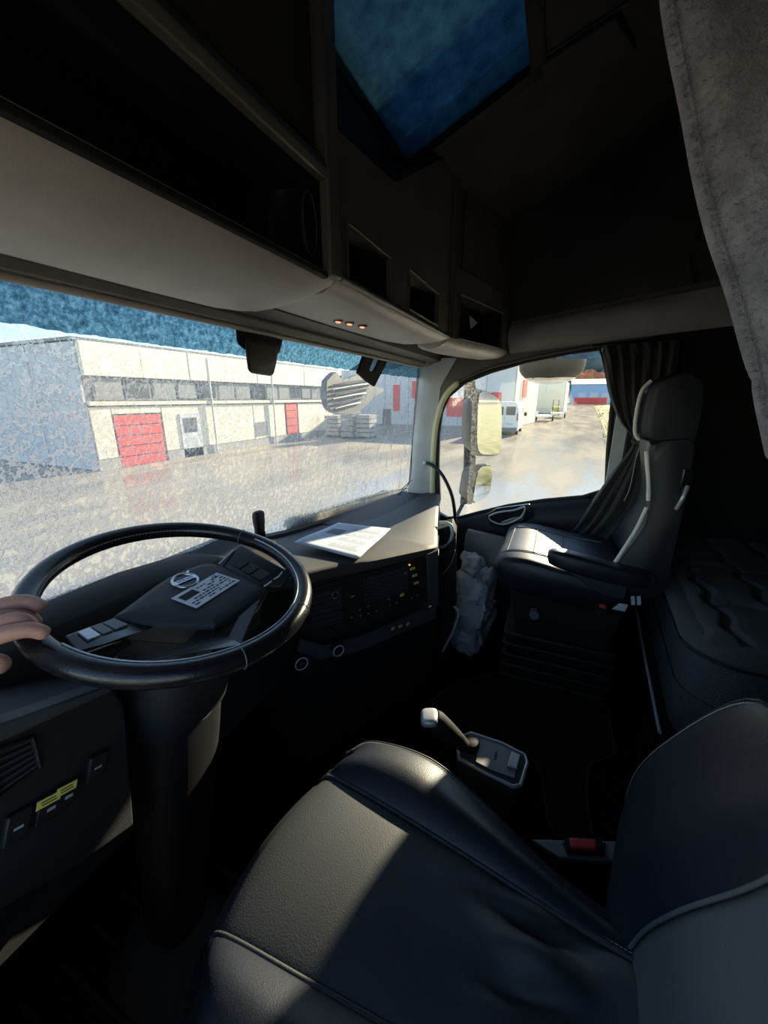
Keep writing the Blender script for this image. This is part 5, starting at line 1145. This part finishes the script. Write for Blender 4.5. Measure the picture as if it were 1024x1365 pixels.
lm_ = [V((p.x-.225, p.y, p.z)) for p in sm_]
rws = []
for a, b in zip(sm_, lm_):
    rws.append([a.lerp(b, i/16)+V((0, .010*math.sin(math.pi*i/16), 0)) for i in range(17)])
mk('backrest_centre', G().grid(rws), 'leatherg', ds, ang=80, solid=.006, label='grey leather backrest centre')
mk('backrest_seam', G().tube([p+V((0, .006, 0)) for p in sm_], .0026, 6), 'leatherg', ds, ang=80)
rws = [smooth_line([a, a+V((-.03, .045, 0)), a+V((-.09, .045, 0)), a+V((-.125, -.02, 0)), a+V((-.12, -.09, 0))], 3) for a in lm_]
mk('backrest_bolster', G().grid(rws), 'leather', ds, ang=80, solid=.004)
mk('backrest_shell', G().loft([[V((-.52, -.28, .45)), V((-.96, -.28, .45)), V((-.96, -.36, .45)), V((-.52, -.36, .45))], [V((-.56, -.30, .7)), V((-.92, -.30, .7)), V((-.92, -.40, .7)), V((-.56, -.40, .7))], [V((-.70, -.36, 1.0)), V((-.90, -.36, 1.0)), V((-.90, -.44, 1.0)), V((-.70, -.44, 1.0))]]), 'black', ds, bev=.02)
mk('pedestal', G().loft([[(-.56, .28, .40), (-.93, .28, .40), (-.93, -.22, .40), (-.56, -.22, .40)], [(-.58, .25, .30), (-.91, .25, .30), (-.91, -.2, .30), (-.58, -.2, .30)], [(-.58, .22, 0), (-.91, .22, 0), (-.91, -.2, 0), (-.58, -.2, 0)]]), 'blackm', ds, bev=.01)

# ------------------------------------------------------------------ gear selector beside the seat
gs = thing('gear_selector', 'black gear selector with silver topped lever beside the driver\'s seat', 'gear lever', (-.33, .06, 0))
zc = .40
def C(px, py, z=zc): return Z(px, py, z)
tp = [C(611, 999), C(617, 981), C(628, 977), C(668, 990), C(700, 1006), C(703, 1016), C(694, 1046), C(684, 1048), C(640, 1026), C(612, 1010)]
tc2 = sum(tp, V())/len(tp)
def tr(k, dz): return [tc2+(p-tc2)*k+V((0, 0, dz)) for p in tp]
mk('housing', G().loft([tr(.85, -.16), tr(.95, -.055), tr(1.03, -.045), tr(1.03, -.012), tr(1.0, 0), tr(.9, .004), tr(.02, .004)]), 'strip', gs, ang=40)
mk('housing_rim', G().tube([p+V((0, 0, -.002)) for p in tr(1.0, 0)], .0050, 8, closed=True), 'silver', gs, ang=80, label='satin rim')
mk('top_plate', G().prism([p for p in [C(640, 986, zc+.006), C(668, 994, zc+.006), C(694, 1007, zc+.006), C(686, 1038, zc+.006), C(655, 1027, zc+.006), C(634, 1016, zc+.006)]], (0, 0, .002)), 'steel', gs, bev=.001)
mk('button', G().prism([C(682, 1003, zc+.009), C(694, 1008, zc+.009), C(689, 1027, zc+.009), C(676, 1022, zc+.009)], (0, 0, .005)), 'silver', gs, bev=.002, label='oblong silver-grey button')
tu = (C(664, 1018)-C(668, 996)).normalized(); TM2 = Matrix((tu, V((0, 0, 1)).cross(tu), V((0, 0, 1)))).transposed()
mk('lettering', text_g('MAN A', .0085, TM2, C(661, 1007, zc+.0085), .0002), 'ink', gs)
mk('lever_boot', G().loft([[Z(628, 994, zc+.004)+V((k*.026*math.cos(a), k*.022*math.sin(a), dz)) for a in [math.tau*i/16 for i in range(16)]] for k, dz in ((1, 0), (.95, .008), (.75, .010), (.82, .018), (.6, .020), (.3, .021))]), 'rubber', gs, ang=50)
l0, l1 = Z(620, 995, zc+.02), Z(577, 958, .495)
ld = (l1-l0).normalized()
mk('lever', G().tube([l0, l0.lerp(l1, .3), l0.lerp(l1, .6), l1-ld*.012, l1], [.015, .021, .025, .027, .023], 16), 'blackm', gs, ang=60)
mk('lever_cap', G().sell(l1+ld*.004+V((-.004, .004, .002)), (.026, .022, .011), .6, 18, 8, frame((1, .3, 0), (-.2, .1, 1))), 'silver', gs, ang=60, label='silver lever cap')
mk('trigger', G().sell(l1-ld*.018+V((-.016, 0, -.010)), (.012, .010, .016), .7), 'blackg', gs, ang=60)
mk('column', G().loft([[(tc2.x-.04, tc2.y-.06, .26), (tc2.x+.04, tc2.y-.06, .26), (tc2.x+.04, tc2.y+.06, .26), (tc2.x-.04, tc2.y+.06, .26)], [(tc2.x-.05, tc2.y-.08, .0), (tc2.x+.05, tc2.y-.08, .0), (tc2.x+.05, tc2.y+.08, .0), (tc2.x-.05, tc2.y+.08, .0)]]), 'blackm', gs, bev=.008)

# seat belt buckle on its grey plate
zb = .40; B4 = lambda px, py, z=zb: Z(px, py, z)
bk_ = thing('belt_buckle', 'red button seat belt buckle set in a grey plate behind the gear selector', 'buckle', B4(775, 1135)-V((0, 0, .35)))
mk('plate', G().prism([B4(708, 1118), B4(826, 1121), B4(824, 1148), B4(745, 1143)], (0, 0, -.012)), 'steel', bk_, bev=.003)
mk('stand', G().prism([B4(735, 1128, zb-.012), B4(818, 1128, zb-.012), B4(815, 1150, zb-.012), B4(750, 1150, zb-.012)], (0, 0, -.37)), 'blackm', bk_)
mk('slot', G().prism([B4(750, 1124, zb+.001), B4(808, 1124, zb+.001), B4(806, 1141, zb+.001), B4(756, 1139, zb+.001)], (0, 0, .002)), 'ink', bk_)
mk('buckle_body', G().prism([B4(752, 1121, zb+.004), B4(803, 1122, zb+.004), B4(800, 1140, zb+.004), B4(757, 1138, zb+.004)], (0, 0, .012)), 'blackm', bk_, bev=.002)
mk('release_button', G().prism([B4(758, 1120, zb+.016), B4(795, 1122, zb+.016), B4(794, 1136, zb+.016), B4(761, 1133, zb+.016)], (0, 0, .008)), 'red', bk_, bev=.003, label='red release button')

# ------------------------------------------------------------------ floor mat, bag and box
fm_ = thing('floor_mat', 'black floor mat with grey bound edge between the seats', 'mat', (.15, .05, 0))
mo = [Z(q[0], q[1], .006) for q in ((640, 905), (700, 885), (780, 898), (808, 925), (820, 1008), (786, 1020), (781, 1060), (790, 1116), (740, 1116), (729, 1090), (722, 1030), (700, 1000), (640, 985), (560, 950), (600, 915))]
mk('mat', G().prism([p for p in mo], (0, 0, .006)), 'mat', fm_)
mk('bound_edge', G().tube([p+V((0, 0, .006)) for p in mo], .0045, 6, closed=True), 'matedge', fm_, ang=80, label='grey bound edge')
fm2 = thing('floor_mat', 'black ribbed floor mat in front of the driver\'s seat by the steering column', 'mat', (-.8, .5, 0))
mk('mat', G().mm((-1.1, .36, .002), (-.55, .93, .010)), 'mat', fm2)
for k in range(14): mk('ridge', G().mm((-1.06+k*.036, .40, .010), (-1.052+k*.036, .90, .013)), 'matedge' if k % 2 else 'mat', fm2)
gb_ = G().sell((.70, .29, .23), (.20, .105, .22), .75, 60, 40)
nv = []
for p in gb_.v:
    q = V(p); d_ = (q-V((.70, .29, .23))); n_ = d_.normalized(); a = noise.noise(q*9)*.05-abs(noise.noise(q*19+V((3, 0, 0))))*.05
    a += -.02*abs(noise.noise(q*30+V((0, 7, 0)))); q = q+n_*a; q.z = max(q.z, .004); nv.append(q)
gb_.v = nv
tb = thing('plastic_bag', 'crumpled pale plastic bag on the floor in front of the passenger seat', 'bag', (.70, .29, 0))
mk('sack', gb_, 'bag', tb, ang=25)
kn = G().sell((.70, .31, .47), (.06, .05, .05), .9, 40, 24); kn.v = [q+(q-V((.70, .31, .47))).normalized()*(noise.noise(q*30)*.03) for q in kn.v]
mk('gathered_top', kn, 'bag', tb, ang=25)
bx = thing('grey_box', 'flat grey cardboard box leaning against the passenger door behind the bag', 'box', (.93, .33, .30))
mk('carton', G().box((.94, .30, .42), (.035, .20, .26), Matrix.Rotation(.1, 3, 'X')), 'concrete', bx, bev=.004)
mk('lid_flap', G().box((.918, .30, .50), (.004, .19, .08), Matrix.Rotation(.1, 3, 'X')), 'concrete', bx)

# ------------------------------------------------------------------ grey fleece curtain hanging close at the right
fc = thing('fleece_curtain', 'soft grey fleece curtain hanging close on the right edge', 'curtain', (-.80, -.12, 1.15))
ed = smooth_line([at(892, -60, 'x', -.82), at(905, 20, 'x', -.82), at(925, 120, 'x', -.82), at(942, 215, 'x', -.82), at(962, 300, 'x', -.82), at(990, 385, 'x', -.82), at(1012, 470, 'x', -.82), at(1030, 545, 'x', -.82), at(1046, 620, 'x', -.82)], 7)
rws = []
for k, p in enumerate(ed):
    row = []
    for i in range(30):
        t = i/29; row.append(p+V((.012-.015*math.cos(i*.35) + .008*math.sin(t*14+k*.05) if i else .015, -.26*t, .02*t))+V((0, 0, 0)))
    row = [p+V((.022, -.012, 0)), p+V((.012, -.002, 0))]+row; rws.append(row)
mk('cloth', G().grid(rws), 'fleece', fc, ang=80, solid=.006)
fz = G(); random.seed(5)
for i in range(9000):
    k = random.randrange(len(rws)-1); c_ = int(random.random()**1.5*16); p = V(rws[k][c_]).lerp(V(rws[k+1][c_]), random.random()).lerp(V(rws[k][c_+1]), random.random())
    d_ = V((random.uniform(-1, .2), random.uniform(-.5, 1) if c_ < 3 else random.uniform(-.8, .8), random.uniform(-.9, .6))).normalized()*random.uniform(.002, .006); s_ = V((random.uniform(-1, 1), random.uniform(-1, 1), random.uniform(-1, 1))).normalized()*.00035
    p = p+V((-.003, 0, 0)); fz.add([p-s_, p+s_, p+d_], [(0, 1, 2)])
mk('nap', fz, 'fleece', fc, kind='stuff')

# ------------------------------------------------------------------ the hand on the wheel
pn = thing('person', 'bare left hand gripping the rim at the left side of the steering wheel', 'person', (-.92, .6, .9))
def skin_mesh(name, chains, mat, parent):
    """chains: list of [(point, radius), ...]; the first chain's first vertex is the root; later chains start from an index"""
    vs, es, rs = [], [], []
    for start, pts in chains:
        prev = start
        for p, r_ in pts:
            vs.append(V(p)-ORG[parent.name]); rs.append(r_); i = len(vs)-1
            if prev is not None: es.append((prev, i))
            prev = i
    me = bpy.data.meshes.new(name); me.from_pydata(vs, es, []); o = bpy.data.objects.new(name, me); COL.objects.link(o)
    o.modifiers.new('skin', 'SKIN'); 
    for i, r_ in enumerate(rs): me.skin_vertices[0].data[i].radius = (r_, r_)
    me.skin_vertices[0].data[0].use_root = True
    md = o.modifiers.new('sub', 'SUBSURF'); md.levels = 2; md.render_levels = 2
    bpy.context.view_layer.update(); ev = bpy.data.meshes.new_from_object(o.evaluated_get(bpy.context.evaluated_depsgraph_get()))
    bpy.data.objects.remove(o); g = G(); g.add([v.co+ORG[parent.name] for v in ev.vertices], [tuple(p.vertices) for p in ev.polygons])
    return mk(name, g, mat, parent, ang=180)
h = wp_
ch_ = [(None, [(h(-165, 880, .0), .034), (h(-110, 866, .008), .030), (h(-62, 850, .014), .028), (h(-30, 838, .020), .026)]),      # wrist, palm (0-3)
       (3, [(h(-16, 815, .030), .0135), (h(10, 805, .036), .0125), (h(35, 801, .038), .0115), (h(50, 806, .034), .0105), (h(60, 812, .030), .0092)]),   # index finger along the top
       (3, [(h(-12, 828, .026), .012), (h(12, 820, .030), .0110), (h(34, 821, .026), .0100), (h(46, 827, .018), .0092), (h(52, 834, .010), .0085)]),    # middle, tucked behind
       (3, [(h(-8, 838, .034), .0130), (h(14, 826, .040), .0125), (h(30, 826, .038), .0118), (h(40, 833, .032), .0105), (h(46, 840, .026), .0092)]),     # ring
       (2, [(h(-30, 856, .028), .0120), (h(10, 844, .036), .0118), (h(38, 838, .038), .0112), (h(54, 842, .034), .0102), (h(66, 847, .028), .0090)]),    # little finger
       (1, [(h(-60, 890, -.018), .0180), (h(-28, 888, -.028), .0165), (h(-4, 884, -.030), .0150), (h(12, 888, -.028), .0120)])]                        # thumb below the rim
skin_mesh('hand', ch_, 'skin', pn)
mk('forearm', G().tube([h(-160, 879, .001), h(-300, 925, .0), h(-420, 960, -.01)], [.031, .038, .045], 18), 'skin', pn, ang=80)
